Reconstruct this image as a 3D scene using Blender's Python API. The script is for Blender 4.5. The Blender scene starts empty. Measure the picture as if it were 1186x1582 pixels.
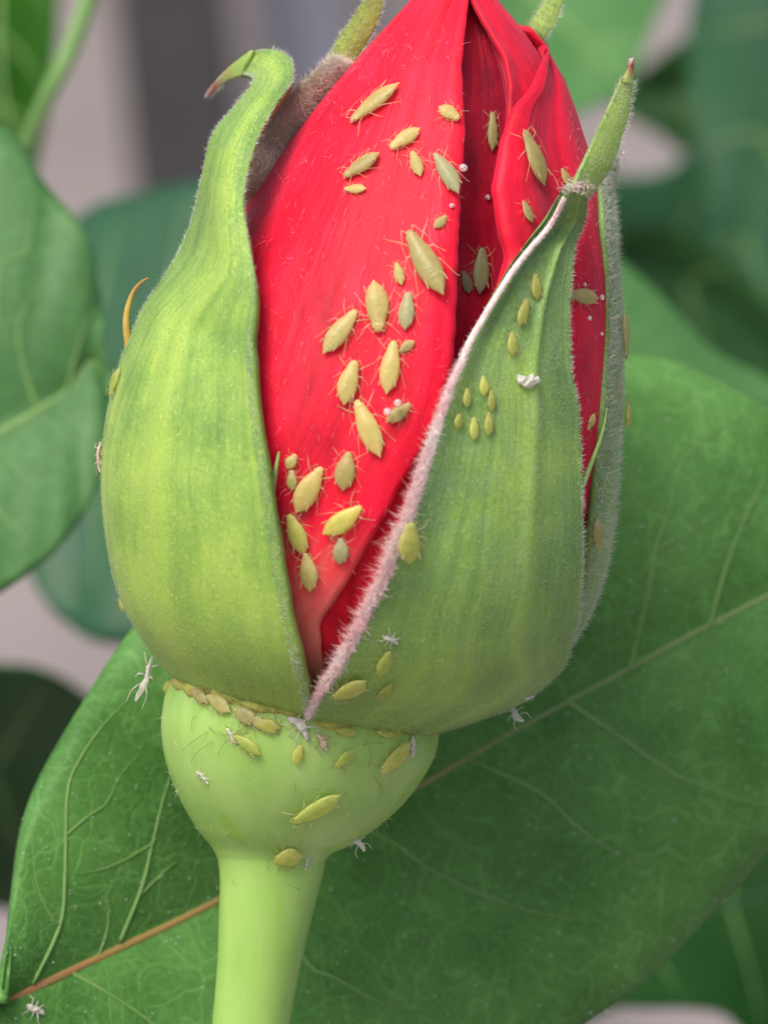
import bpy, math, random
import numpy as np
from mathutils import Vector, Matrix
from mathutils.bvhtree import BVHTree

random.seed(7); rng = np.random.default_rng(7)
R = math.radians
scene = bpy.context.scene
C = scene.collection
scene.unit_settings.system = 'METRIC'
scene.unit_settings.scale_length = 0.01          # one unit is one centimetre

# ------------------------------------------------------------------ camera
DIST = 20.0                                      # camera stands 20 cm in front of the bud axis
PPC = 400.0                                      # photo pixels per cm in the plane of the bud axis
cam_d = bpy.data.cameras.new('camera'); cam = bpy.data.objects.new('camera', cam_d); C.objects.link(cam)
cam.location = (0, -DIST, 0); cam.rotation_euler = (R(90), 0, 0)
cam_d.sensor_fit = 'VERTICAL'; cam_d.sensor_height = 24.0
cam_d.lens = 24.0 * DIST / (1582 / PPC)
cam_d.clip_start = 0.1; cam_d.clip_end = 500
cam_d.dof.use_dof = True; cam_d.dof.focus_distance = DIST - 0.35
cam_d.dof.aperture_fstop = cam_d.lens * 0.001 / (2 * 0.135)
scene.camera = cam
cy = scene.cycles; cy.max_bounces = 6; cy.diffuse_bounces = 3; cy.glossy_bounces = 2; cy.transmission_bounces = 4; cy.transparent_max_bounces = 6

# ------------------------------------------------------------------ sky and sun (hazy, soft light from the upper left)
SUN_EL, SUN_AZ = 50.0, 211.0                     # azimuth clockwise from +Y
sun_dir = Vector((math.sin(R(SUN_AZ)) * math.cos(R(SUN_EL)), math.cos(R(SUN_AZ)) * math.cos(R(SUN_EL)), math.sin(R(SUN_EL))))
world = bpy.data.worlds.new('World'); scene.world = world; world.use_nodes = True
wn = world.node_tree.nodes; wl = world.node_tree.links
sky = wn.new('ShaderNodeTexSky'); sky.sky_type = 'NISHITA'; sky.sun_disc = False
sky.sun_elevation = R(SUN_EL); sky.sun_rotation = R(SUN_AZ); sky.dust_density = 4.0; sky.air_density = 1.0
bg = wn['Background']; bg.inputs['Strength'].default_value = 0.15
wl.new(sky.outputs[0], bg.inputs['Color'])
sl = bpy.data.lights.new('sun', 'SUN'); sl.energy = 2.1; sl.angle = R(26); sl.color = (1.0, 0.95, 0.88)
so = bpy.data.objects.new('sun', sl); C.objects.link(so)
so.rotation_euler = (-sun_dir).to_track_quat('-Z', 'Y').to_euler()
so.location = sun_dir * 30
vs = scene.view_settings
vs.view_transform = 'Standard'; vs.look = 'None'; vs.gamma = 1.0; vs.use_curve_mapping = False
vs.exposure = 0.5

# ------------------------------------------------------------------ helpers
def U(px, py, y=0.0):
    k = (DIST + y) / DIST
    return np.array([(px - 593.0) / PPC * k, y, (791.0 - py) / PPC * k])

def tag(o, label=None, cat=None, group=None, kind=None):
    if label: o['label'] = label
    if cat: o['category'] = cat
    if group: o['group'] = group
    if kind: o['kind'] = kind
    return o

def empty(name, loc=(0, 0, 0)):
    o = bpy.data.objects.new(name, None); C.objects.link(o); o.location = loc
    o.empty_display_size = 0.1
    return o

def mesh_obj(name, verts, faces, mat, parent=None, origin=None, smooth=True, uvs=None, loc=None):
    """verts in world cm; origin = world location of the root the mesh hangs from"""
    v = np.asarray(verts, dtype=np.float64)
    off = np.zeros(3) if origin is None else np.asarray(origin)
    me = bpy.data.meshes.new(name)
    me.from_pydata((v - off).tolist(), [], faces if isinstance(faces, list) else faces.tolist())
    if smooth: me.polygons.foreach_set('use_smooth', [True] * len(me.polygons))
    if uvs is not None:
        ul = me.uv_layers.new(name='UVMap')
        li = np.empty(len(me.loops), dtype=np.int32); me.loops.foreach_get('vertex_index', li)
        ul.data.foreach_set('uv', np.asarray(uvs)[li].astype(np.float32).ravel())
    me.materials.append(mat)
    o = bpy.data.objects.new(name, me); C.objects.link(o)
    if parent is not None: o.parent = parent
    return o

def crom(P, M):
    """Catmull-Rom resample of stations P (K,...) to M rows"""
    P = np.asarray(P, dtype=np.float64); K = len(P)
    t = np.linspace(0, K - 1, M); i = np.clip(t.astype(int), 0, K - 2); f = (t - i)
    sh = (-1,) + (1,) * (P.ndim - 1); f = f.reshape(sh)
    p0 = P[np.maximum(i - 1, 0)]; p1 = P[i]; p2 = P[i + 1]; p3 = P[np.minimum(i + 2, K - 1)]
    return 0.5 * ((2 * p1) + (-p0 + p2) * f + (2 * p0 - 5 * p1 + 4 * p2 - p3) * f * f + (-p0 + 3 * p1 - 3 * p2 + p3) * f ** 3)

def grid_faces(nr, nc, flip=False, close=False):
    a = []
    for r in range(nr - 1):
        for c in range(nc if close else nc - 1):
            d = (c + 1) % nc
            q = [r * nc + c, r * nc + d, (r + 1) * nc + d, (r + 1) * nc + c]
            a.append(q[::-1] if flip else q)
    return a

def grid_normals(G):
    du = np.gradient(G, axis=1); dv = np.gradient(G, axis=0)
    n = np.cross(du, dv); n /= (np.linalg.norm(n, axis=2, keepdims=True) + 1e-12)
    return n

BVH_SRC = []                                     # surfaces aphids can sit on
def sheet(name, G, mat, parent, origin, thick=0.03, flip=False, bvh=True, sub=0):
    nr, nc = G.shape[:2]
    fs = grid_faces(nr, nc, flip)
    uu, vv = np.meshgrid(np.linspace(0, 1, nc), np.linspace(0, 1, nr))
    o = mesh_obj(name, G.reshape(-1, 3), fs, mat, parent, origin, uvs=np.stack([uu.ravel(), vv.ravel()], 1))
    if thick:
        m = o.modifiers.new('solid', 'SOLIDIFY'); m.thickness = thick; m.offset = -1; m.use_rim = True
    if bvh: BVH_SRC.append((G.reshape(-1, 3), fs, name))
    return o

def tube(path, radii, n=6, flat=1.0, updir=None):
    P = np.asarray(path, dtype=np.float64); K = len(P)
    T = np.gradient(P, axis=0); T /= np.linalg.norm(T, axis=1, keepdims=True) + 1e-12
    up = np.array([0.13, -1.0, 0.21]) if updir is None else np.asarray(updir, dtype=float)
    vs_, fs_ = [], []
    for i in range(K):
        s = np.cross(T[i], up); s /= np.linalg.norm(s) + 1e-12
        w = np.cross(s, T[i])
        for k in range(n):
            a = 2 * math.pi * k / n
            vs_.append(P[i] + radii[i] * (math.cos(a) * s + flat * math.sin(a) * w))
    fs_ = grid_faces(K, n, close=True)
    fs_.append(list(range(n))[::-1]); fs_.append([(K - 1) * n + k for k in range(n)])
    return np.array(vs_), fs_

def hairs(pos, dirs, length, width, bend=None):
    """each hair a bent three-sided blade: base triangle, mid triangle, tip"""
    n = len(pos); pos = np.asarray(pos); dirs = np.asarray(dirs)
    d = dirs / (np.linalg.norm(dirs, axis=1, keepdims=True) + 1e-12)
    rv = rng.normal(size=(n, 3)); s = np.cross(d, rv); s /= np.linalg.norm(s, axis=1, keepdims=True) + 1e-12
    w = np.cross(d, s)
    L = np.asarray(length).reshape(-1, 1) * np.ones((n, 1)); W = width
    bv = (rng.normal(size=(n, 3)) * 0.28 if bend is None else bend) * L
    mid = pos + d * L * 0.55; tip = pos + d * L + bv
    V = np.empty((n, 7, 3))
    for k in range(3):
        a = 2 * math.pi * k / 3
        o = (math.cos(a) * s + math.sin(a) * w)
        V[:, k] = pos + o * W; V[:, 3 + k] = mid + bv * 0.2 + o * W * 0.75
    V[:, 6] = tip
    base = (np.arange(n) * 7)[:, None]
    f = []
    quads = np.array([[0, 1, 4, 3], [1, 2, 5, 4], [2, 0, 3, 5]]); tris = np.array([[3, 4, 6], [4, 5, 6], [5, 3, 6]])
    fq = (base[:, :, None] + quads[None]).reshape(-1, 4).tolist(); ft = (base[:, :, None] + tris[None]).reshape(-1, 3).tolist()
    return V.reshape(-1, 3), fq + ft

def sample_grid(G, N, n, umin=0.0, umax=1.0, vmin=0.0, vmax=1.0):
    nr, nc = G.shape[:2]
    r = rng.uniform(vmin * (nr - 1), vmax * (nr - 1) - 1e-6, n); c = rng.uniform(umin * (nc - 1), umax * (nc - 1) - 1e-6, n)
    ri = np.minimum(r.astype(int), nr - 2); ci = np.minimum(c.astype(int), nc - 2); fr = (r - ri)[:, None]; fc = (c - ci)[:, None]
    def bl(A): return (A[ri, ci] * (1 - fr) * (1 - fc) + A[ri + 1, ci] * fr * (1 - fc) + A[ri, ci + 1] * (1 - fr) * fc + A[ri + 1, ci + 1] * fr * fc)
    dv = np.gradient(G, axis=0); dv /= np.linalg.norm(dv, axis=2, keepdims=True) + 1e-12
    return bl(G), bl(N), bl(dv)

# ------------------------------------------------------------------ materials
def new_mat(name):
    m = bpy.data.materials.new(name); m.use_nodes = True
    nt = m.node_tree; b = nt.nodes['Principled BSDF']
    return m, nt, b
def node(nt, typ, **kw):
    n = nt.nodes.new(typ)
    for k, v in kw.items(): setattr(n, k, v)
    return n
def ramp(nt, fac, stops):
    r = node(nt, 'ShaderNodeValToRGB'); cr = r.color_ramp
    while len(cr.elements) < len(stops): cr.elements.new(0.5)
    for e, (p, c) in zip(cr.elements, stops): e.position = p; e.color = (*c, 1)
    nt.links.new(fac, r.inputs[0]); return r.outputs[0]
def mapped(nt, out, scale):
    mp = node(nt, 'ShaderNodeMapping'); mp.inputs['Scale'].default_value = scale
    nt.links.new(out, mp.inputs[0]); return mp.outputs[0]
def noise(nt, vec, scale, detail=4, rough=0.55):
    n = node(nt, 'ShaderNodeTexNoise'); n.inputs['Scale'].default_value = scale; n.inputs['Detail'].default_value = detail
    n.inputs['Roughness'].default_value = rough
    if vec is not None: nt.links.new(vec, n.inputs['Vector'])
    return n.outputs[0]
def mix(nt, fac, a, b, typ='MIX'):
    m = node(nt, 'ShaderNodeMix', data_type='RGBA', blend_type=typ)
    for s, v in ((m.inputs[0], fac), (m.inputs[6], a), (m.inputs[7], b)):
        if isinstance(v, (int, float)): s.default_value = v
        elif isinstance(v, tuple): s.default_value = (*v, 1)
        else: nt.links.new(v, s)
    return m.outputs[2]
def math_n(nt, op, a, b=0.0, clamp=False):
    m = node(nt, 'ShaderNodeMath', operation=op); m.use_clamp = clamp
    for s, v in ((m.inputs[0], a), (m.inputs[1], b)):
        if isinstance(v, (int, float)): s.default_value = v
        else: nt.links.new(v, s)
    return m.outputs[0]
def bump(nt, b, h, dist, strength=0.5):
    n = node(nt, 'ShaderNodeBump'); n.inputs['Distance'].default_value = dist; n.inputs['Strength'].default_value = strength
    nt.links.new(h, n.inputs['Height']); nt.links.new(n.outputs[0], b.inputs['Normal'])
    return n.outputs[0]
def smooth_range(nt, v, a, b, lo=0.0, hi=1.0):
    m = node(nt, 'ShaderNodeMapRange', interpolation_type='SMOOTHSTEP')
    for k, x in zip((1, 2, 3, 4), (a, b, lo, hi)): m.inputs[k].default_value = x
    nt.links.new(v, m.inputs[0]); return m.outputs[0]
def thin(nt, b, col, amount):
    """thin living tissue: some of the light comes through"""
    t = node(nt, 'ShaderNodeBsdfTranslucent'); mx = node(nt, 'ShaderNodeMixShader'); mx.inputs[0].default_value = amount
    if isinstance(col, tuple): t.inputs[0].default_value = (*col, 1)
    else: nt.links.new(col, t.inputs[0])
    nt.links.new(b.outputs[0], mx.inputs[1]); nt.links.new(t.outputs[0], mx.inputs[2])
    nt.links.new(mx.outputs[0], nt.nodes['Material Output'].inputs[0])

def sepal_mat(name, dark, mid, light, stripe_u=0.5, stripe=0.5, sheen=0.5, pale_base=0.5, bloom=0.0):
    m, nt, b = new_mat(name)
    tc = node(nt, 'ShaderNodeTexCoord'); uv = tc.outputs['UV']; ob = tc.outputs['Object']
    sx = node(nt, 'ShaderNodeSeparateXYZ'); nt.links.new(uv, sx.inputs[0]); u, v = sx.outputs[0], sx.outputs[1]
    wv = node(nt, 'ShaderNodeTexNoise'); wv.inputs['Scale'].default_value = 1.6; nt.links.new(ob, wv.inputs['Vector'])
    ws = node(nt, 'ShaderNodeVectorMath', operation='SCALE'); ws.inputs['Scale'].default_value = 0.16; nt.links.new(wv.outputs[1], ws.inputs[0])
    wa = node(nt, 'ShaderNodeVectorMath', operation='ADD'); nt.links.new(uv, wa.inputs[0]); nt.links.new(ws.outputs[0], wa.inputs[1])
    n1 = noise(nt, mapped(nt, wa.outputs[0], (17, 1.6, 1)), 1.0, 5, 0.65)
    n2 = noise(nt, ob, 2.2, 5, 0.65)
    n3 = noise(nt, ob, 55.0, 3, 0.7)
    f = math_n(nt, 'ADD', math_n(nt, 'MULTIPLY', n1, 0.48), math_n(nt, 'MULTIPLY', n2, 0.72))
    uc = math_n(nt, 'SUBTRACT', u, 0.5); f = math_n(nt, 'SUBTRACT', f, math_n(nt, 'MULTIPLY', math_n(nt, 'MULTIPLY', uc, uc), 0.42))   # darker towards the margins: green pigment plus shading put into the colour
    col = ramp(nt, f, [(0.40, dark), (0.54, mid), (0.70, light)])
    st = math_n(nt, 'ABSOLUTE', math_n(nt, 'SUBTRACT', math_n(nt, 'ADD', u, math_n(nt, 'MULTIPLY', math_n(nt, 'SUBTRACT', n2, 0.5), 0.06)), stripe_u))
    sf = smooth_range(nt, st, 0.0, 0.10, stripe, 0.0)
    col = mix(nt, sf, col, light)
    bf = smooth_range(nt, v, 0.05, 0.55, pale_base, 0.0)
    col = mix(nt, bf, col, light)
    sp = smooth_range(nt, n3, 0.54, 0.72, 0.0, 0.34)
    col = mix(nt, sp, col, tuple(min(1, c * 1.5 + 0.06) for c in light))
    if bloom:
        n4 = noise(nt, ob, 9.0, 5, 0.7)
        bl = math_n(nt, 'MULTIPLY', smooth_range(nt, n4, 0.35, 0.72, 0.15, 1.0), smooth_range(nt, v, 0.05, 0.6, 0.25 * bloom, bloom))
        col = mix(nt, bl, col, (0.32, 0.45, 0.27))
    nt.links.new(col, b.inputs['Base Color'])
    b.inputs['Roughness'].default_value = 0.55; b.inputs['Specular IOR Level'].default_value = 0.35
    b.inputs['Sheen Weight'].default_value = sheen; b.inputs['Sheen Roughness'].default_value = 0.4
    b.inputs['Sheen Tint'].default_value = (0.85, 0.95, 0.85, 1)
    h = math_n(nt, 'ADD', math_n(nt, 'MULTIPLY', n1, 0.8), math_n(nt, 'MULTIPLY', n3, 0.5))
    bump(nt, b, h, 0.012, 0.45)
    thin(nt, b, col, 0.10)
    return m

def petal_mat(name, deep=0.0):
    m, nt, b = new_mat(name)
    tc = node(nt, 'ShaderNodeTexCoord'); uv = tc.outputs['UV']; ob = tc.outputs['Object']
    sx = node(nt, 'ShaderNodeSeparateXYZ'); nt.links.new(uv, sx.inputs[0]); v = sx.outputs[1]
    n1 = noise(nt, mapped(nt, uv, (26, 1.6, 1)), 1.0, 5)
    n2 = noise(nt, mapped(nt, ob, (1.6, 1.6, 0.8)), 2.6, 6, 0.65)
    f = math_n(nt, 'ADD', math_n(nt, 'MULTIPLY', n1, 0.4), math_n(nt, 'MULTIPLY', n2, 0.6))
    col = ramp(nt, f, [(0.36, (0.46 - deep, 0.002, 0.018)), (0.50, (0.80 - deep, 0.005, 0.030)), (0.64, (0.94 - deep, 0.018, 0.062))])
    pb = smooth_range(nt, math_n(nt, 'ADD', v, math_n(nt, 'MULTIPLY', math_n(nt, 'SUBTRACT', n1, 0.5), 0.16)), 0.05, 0.24, 0.85, 0.0)
    if deep == 0.0: col = mix(nt, pb, col, (0.86, 0.30, 0.22))
    nt.links.new(col, b.inputs['Base Color'])
    b.inputs['Roughness'].default_value = 0.5; b.inputs['Specular IOR Level'].default_value = 0.2
    b.inputs['Sheen Weight'].default_value = 0.22; b.inputs['Sheen Tint'].default_value = (1, 0.30, 0.50, 1); b.inputs['Sheen Roughness'].default_value = 0.6
    bump(nt, b, math_n(nt, 'ADD', n1, math_n(nt, 'MULTIPLY', n2, 1.5)), 0.018, 0.45)
    thin(nt, b, mix(nt, 0.0, col, col), 0.22)
    return m

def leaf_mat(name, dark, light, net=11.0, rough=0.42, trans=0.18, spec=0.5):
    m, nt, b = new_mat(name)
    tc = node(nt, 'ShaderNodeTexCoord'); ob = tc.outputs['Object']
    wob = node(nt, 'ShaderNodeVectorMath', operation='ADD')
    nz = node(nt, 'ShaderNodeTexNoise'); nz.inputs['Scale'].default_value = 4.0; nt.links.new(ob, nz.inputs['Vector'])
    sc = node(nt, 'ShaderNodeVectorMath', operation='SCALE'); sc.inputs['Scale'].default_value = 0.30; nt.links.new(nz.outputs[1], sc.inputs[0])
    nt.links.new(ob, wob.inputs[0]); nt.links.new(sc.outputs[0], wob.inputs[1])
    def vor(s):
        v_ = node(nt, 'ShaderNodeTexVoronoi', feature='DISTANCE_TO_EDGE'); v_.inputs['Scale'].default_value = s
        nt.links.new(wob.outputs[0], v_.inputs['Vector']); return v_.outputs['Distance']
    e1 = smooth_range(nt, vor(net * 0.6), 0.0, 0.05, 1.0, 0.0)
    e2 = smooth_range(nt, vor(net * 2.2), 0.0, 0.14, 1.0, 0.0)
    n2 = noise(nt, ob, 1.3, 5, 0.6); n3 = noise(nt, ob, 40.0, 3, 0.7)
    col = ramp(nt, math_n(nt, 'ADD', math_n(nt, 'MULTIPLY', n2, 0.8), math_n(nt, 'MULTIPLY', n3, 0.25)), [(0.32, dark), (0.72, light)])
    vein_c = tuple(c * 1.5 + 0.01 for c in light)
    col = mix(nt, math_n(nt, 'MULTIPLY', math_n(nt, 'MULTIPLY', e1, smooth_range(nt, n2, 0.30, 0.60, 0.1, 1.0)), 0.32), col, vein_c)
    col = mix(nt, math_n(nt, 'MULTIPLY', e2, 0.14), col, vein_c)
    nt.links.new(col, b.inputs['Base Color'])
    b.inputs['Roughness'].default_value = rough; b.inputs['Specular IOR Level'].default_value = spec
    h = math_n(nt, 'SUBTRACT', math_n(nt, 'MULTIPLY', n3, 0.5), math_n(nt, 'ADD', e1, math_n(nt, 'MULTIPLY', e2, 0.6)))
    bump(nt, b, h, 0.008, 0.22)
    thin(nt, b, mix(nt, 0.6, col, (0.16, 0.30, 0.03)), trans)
    return m

def simple_mat(name, c1, c2, scale=10.0, rough=0.5, sss=0.0, sheen=0.0, spec=0.4, bmp=0.0, trans=0.0, srad=(1, 1, 0.4)):
    m, nt, b = new_mat(name)
    tc = node(nt, 'ShaderNodeTexCoord'); n1 = noise(nt, tc.outputs['Object'], scale, 4, 0.6)
    col = ramp(nt, n1, [(0.35, c1), (0.65, c2)]); nt.links.new(col, b.inputs['Base Color'])
    b.inputs['Roughness'].default_value = rough; b.inputs['Specular IOR Level'].default_value = spec
    b.inputs['Sheen Weight'].default_value = sheen
    if sss:
        b.inputs['Subsurface Weight'].default_value = sss; b.inputs['Subsurface Radius'].default_value = srad; b.inputs['Subsurface Scale'].default_value = 0.06
    if bmp: bump(nt, b, n1, bmp, 0.6)
    if trans: thin(nt, b, col, trans)
    return m

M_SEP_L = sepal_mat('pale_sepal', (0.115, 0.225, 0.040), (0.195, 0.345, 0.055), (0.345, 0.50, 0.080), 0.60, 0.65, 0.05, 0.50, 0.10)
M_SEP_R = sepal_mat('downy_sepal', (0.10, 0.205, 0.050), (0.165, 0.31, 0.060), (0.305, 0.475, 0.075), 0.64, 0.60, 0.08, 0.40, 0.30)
M_SEP_T = sepal_mat('sepal_tip', (0.18, 0.33, 0.05), (0.30, 0.47, 0.08), (0.42, 0.56, 0.13), 0.5, 0.3, 0.1, 0.0)
M_TAN = simple_mat('tan_felt', (0.62, 0.46, 0.34), (0.82, 0.70, 0.58), 22, 0.9, sheen=0.8, spec=0.1, bmp=0.02)
M_PETAL = petal_mat('red_petal'); M_PETAL_RIM = petal_mat('upper_petal', 0.02); M_PETAL_IN = petal_mat('inner_petal', 0.24)  # inner petals darker: the shade of the cleft is put into their colour
M_HAIR = simple_mat('white_down', (0.62, 0.66, 0.52), (0.78, 0.80, 0.70), 5, 0.6, trans=0.4)
M_HAIR_SEP = simple_mat('sepal_down', (0.40, 0.52, 0.26), (0.58, 0.66, 0.44), 5, 0.6, trans=0.4)
M_LOBE = simple_mat('green_lobe', (0.20, 0.33, 0.08), (0.27, 0.40, 0.10), 8, 0.6)
M_HAIR_PINK = simple_mat('pink_down', (0.95, 0.74, 0.74), (0.97, 0.90, 0.88), 5, 0.6, trans=0.55)
M_HAIR_TAN = simple_mat('tan_down', (0.78, 0.64, 0.52), (0.92, 0.86, 0.80), 5, 0.6, trans=0.4)
M_HAIR_RED = simple_mat('petal_down', (0.80, 0.30, 0.34), (0.90, 0.50, 0.52), 5, 0.5, trans=0.3)
M_MARGIN = simple_mat('pink_margin', (0.92, 0.70, 0.68), (0.95, 0.84, 0.80), 20, 0.8, sheen=0.3, bmp=0.01, trans=0.3)
M_BROWN = simple_mat('brown_tip', (0.30, 0.17, 0.03), (0.42, 0.30, 0.05), 8, 0.6)
def point_mat(name, stops):
    m, nt, b = new_mat(name); tc = node(nt, 'ShaderNodeTexCoord'); sx = node(nt, 'ShaderNodeSeparateXYZ'); nt.links.new(tc.outputs['UV'], sx.inputs[0])
    f = math_n(nt, 'ADD', sx.outputs[1], math_n(nt, 'MULTIPLY', math_n(nt, 'SUBTRACT', noise(nt, tc.outputs['Object'], 16.0), 0.5), 0.35))
    nt.links.new(ramp(nt, f, stops), b.inputs['Base Color']); b.inputs['Roughness'].default_value = 0.6; return m
M_HOOK = point_mat('red_green_hook', [(0.12, (0.24, 0.37, 0.07)), (0.42, (0.33, 0.27, 0.07)), (0.62, (0.33, 0.07, 0.06)), (0.95, (0.46, 0.36, 0.32))])
M_REDTIP = point_mat('red_tip', [(0.05, (0.30, 0.42, 0.09)), (0.35, (0.36, 0.24, 0.08)), (0.6, (0.28, 0.06, 0.05)), (0.95, (0.45, 0.36, 0.32))])

def hip_mat():
    m, nt, b = new_mat('green_hip')
    tc = node(nt, 'ShaderNodeTexCoord'); ob = tc.outputs['Object']
    n1 = noise(nt, mapped(nt, ob, (1, 1, 0.25)), 3.5, 5, 0.6); n2 = noise(nt, ob, 30, 3)
    col = ramp(nt, n1, [(0.3, (0.22, 0.40, 0.07)), (0.55, (0.31, 0.49, 0.12)), (0.75, (0.38, 0.55, 0.16))])
    spots = smooth_range(nt, noise(nt, mapped(nt, ob, (1, 1, 0.45)), 5.5, 3), 0.58, 0.68, 0.0, 0.5)
    col = mix(nt, spots, col, (0.22, 0.42, 0.02))
    nt.links.new(col, b.inputs['Base Color'])
    b.inputs['Roughness'].default_value = 0.42; b.inputs['Specular IOR Level'].default_value = 0.4
    b.inputs['Coat Weight'].default_value = 0.08
    bump(nt, b, math_n(nt, 'ADD', n1, math_n(nt, 'MULTIPLY', n2, 0.2)), 0.015, 0.3)
    return m
M_HIP = hip_mat()
M_LEAF = leaf_mat('rose_leaf', (0.032, 0.115, 0.018), (0.125, 0.300, 0.072), 9.0, 0.5, 0.18, 0.16)
M_LEAF_MID = leaf_mat('mid_leaf', (0.045, 0.140, 0.035), (0.080, 0.20, 0.060), 5.0, 0.5, 0.18, 0.25)
M_LEAF_DARK = leaf_mat('dark_leaf', (0.009, 0.055, 0.022), (0.020, 0.090, 0.036), 6.0, 0.5, 0.08, 0.3)  # leaves in shade: the shade is put into their dark base colour
M_LEAF_DEEP = leaf_mat('deep_leaf', (0.006, 0.035, 0.006), (0.014, 0.060, 0.010), 6.0, 0.55, 0.06, 0.2)  # deepest shade among the leaves, put into the base colour
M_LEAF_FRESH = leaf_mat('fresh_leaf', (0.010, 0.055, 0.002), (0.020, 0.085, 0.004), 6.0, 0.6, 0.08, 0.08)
M_LEAF_GREEN = leaf_mat('deep_green_leaf', (0.005, 0.036, 0.004), (0.010, 0.056, 0.007), 6.0, 0.6, 0.03, 0.1)  # shaded leaf below the big one, its shade put into the colour
M_VEIN = simple_mat('leaf_vein', (0.12, 0.24, 0.06), (0.16, 0.29, 0.075), 6, 0.5)
M_RIB, _nt, _b = new_mat('leaf_midrib')           # orange at the stalk, turning green toward the tip
_tc = node(_nt, 'ShaderNodeTexCoord'); _sx = node(_nt, 'ShaderNodeSeparateXYZ'); _nt.links.new(_tc.outputs['Object'], _sx.inputs[0])
_f = math_n(_nt, 'ADD', math_n(_nt, 'MULTIPLY', _sx.outputs[0], 0.27), math_n(_nt, 'MULTIPLY', noise(_nt, _tc.outputs['Object'], 5.0), 0.12))
_nt.links.new(ramp(_nt, _f, [(0.04, (0.30, 0.11, 0.06)), (0.16, (0.27, 0.17, 0.05)), (0.42, (0.25, 0.20, 0.05)), (0.62, (0.14, 0.22, 0.06))]), _b.inputs['Base Color']); _b.inputs['Roughness'].default_value = 0.5
M_SPECK = simple_mat('pale_gland', (0.30, 0.44, 0.28), (0.55, 0.66, 0.52), 6, 0.35)
M_SOFTSTEM = simple_mat('soft_stem', (0.13, 0.27, 0.07), (0.18, 0.33, 0.10), 3, 0.5)
M_OLIVE = simple_mat('olive_stem', (0.045, 0.045, 0.018), (0.065, 0.065, 0.025), 3, 0.6)

# ------------------------------------------------------------------ the setting behind
def wall_mat(name, c1, c2, sc):
    m, nt, b = new_mat(name)
    tc = node(nt, 'ShaderNodeTexCoord'); n = noise(nt, tc.outputs['Object'], sc, 6, 0.6)
    nt.links.new(ramp(nt, n, [(0.3, c1), (0.7, c2)]), b.inputs['Base Color']); b.inputs['Roughness'].default_value = 0.85
    bump(nt, b, n, 0.1, 0.3)
    return m
M_WALL = wall_mat('plaster', (0.25, 0.222, 0.224), (0.30, 0.268, 0.268), 0.25)
M_POST = wall_mat('dark_paint', (0.024, 0.022, 0.025), (0.034, 0.031, 0.034), 0.5)
M_BLUE = wall_mat('blue_grey_paint', (0.15, 0.155, 0.19), (0.19, 0.19, 0.23), 0.5)
def box(name, lo, hi, mat, parent=None, rot=0.0):
    lo = np.array(lo, float); hi = np.array(hi, float)
    c = (lo + hi) / 2; h = (hi - lo) / 2; bv = min(h) * 0.15
    # chamfered box: three nested rings top and bottom
    vs_, fs_ = [], []
    for z, ins in ((-h[2], bv), (-h[2] + bv, 0), (h[2] - bv, 0), (h[2], bv)):
        for sx, sy in ((-1, -1), (1, -1), (1, 1), (-1, 1)):
            for q in (0, 1):
                x = sx * (h[0] - ins); y = sy * (h[1] - ins)
                if (sx * sy > 0) == (q == 0): y -= sy * bv
                else: x -= sx * bv
                vs_.append((x, y, z))
    fs_ = grid_faces(4, 8, close=True); fs_.append(list(range(8))[::-1]); fs_.append([24 + k for k in range(8)])
    o = mesh_obj(name, np.array(vs_), fs_, mat, parent, smooth=False)
    o.location = c; o.rotation_euler = (0, rot, 0)
    return o
wall = box('wall', (-60, 60.2, -30), (60, 62.2, 60), M_WALL); tag(wall, kind='structure')
ground = box('ground', (-120, -110, -31), (120, 60, -30), M_WALL); tag(ground, kind='structure')   # unseen pale ground under the wall, added to bounce light up
p = U(272, 0, 55)
post = box('dark_post', (p[0] - 0.82, 54.6, -29.6), (p[0] + 0.82, 56.2, 29.6), M_POST)
post.rotation_euler = (0, R(-6.5), 0)
post.location = (U(262, 0, 55)[0] - 1.0 + 1.0, 55.4, 0); 
# slide the leaning post so that its face stands where the photo shows it at the top left
zt = U(0, 130, 55)[2]; post.location.x = U(278, 130, 55)[0] + zt * math.tan(R(6.5))
tag(post, 'dark charcoal upright post, blurred against the pale wall behind the bud', 'post')
zt = U(0, 60, 57)[2]
board = box('blue_grey_board', (-0.62, 57, -29.5), (0.62, 57.8, 29.5), M_BLUE); board.rotation_euler = (0, R(-9), 0)
board.location.x = U(475, 60, 57)[0] + zt * math.tan(R(9))
tag(board, 'blurred blue grey upright board just right of the charcoal post', 'board')

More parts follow.
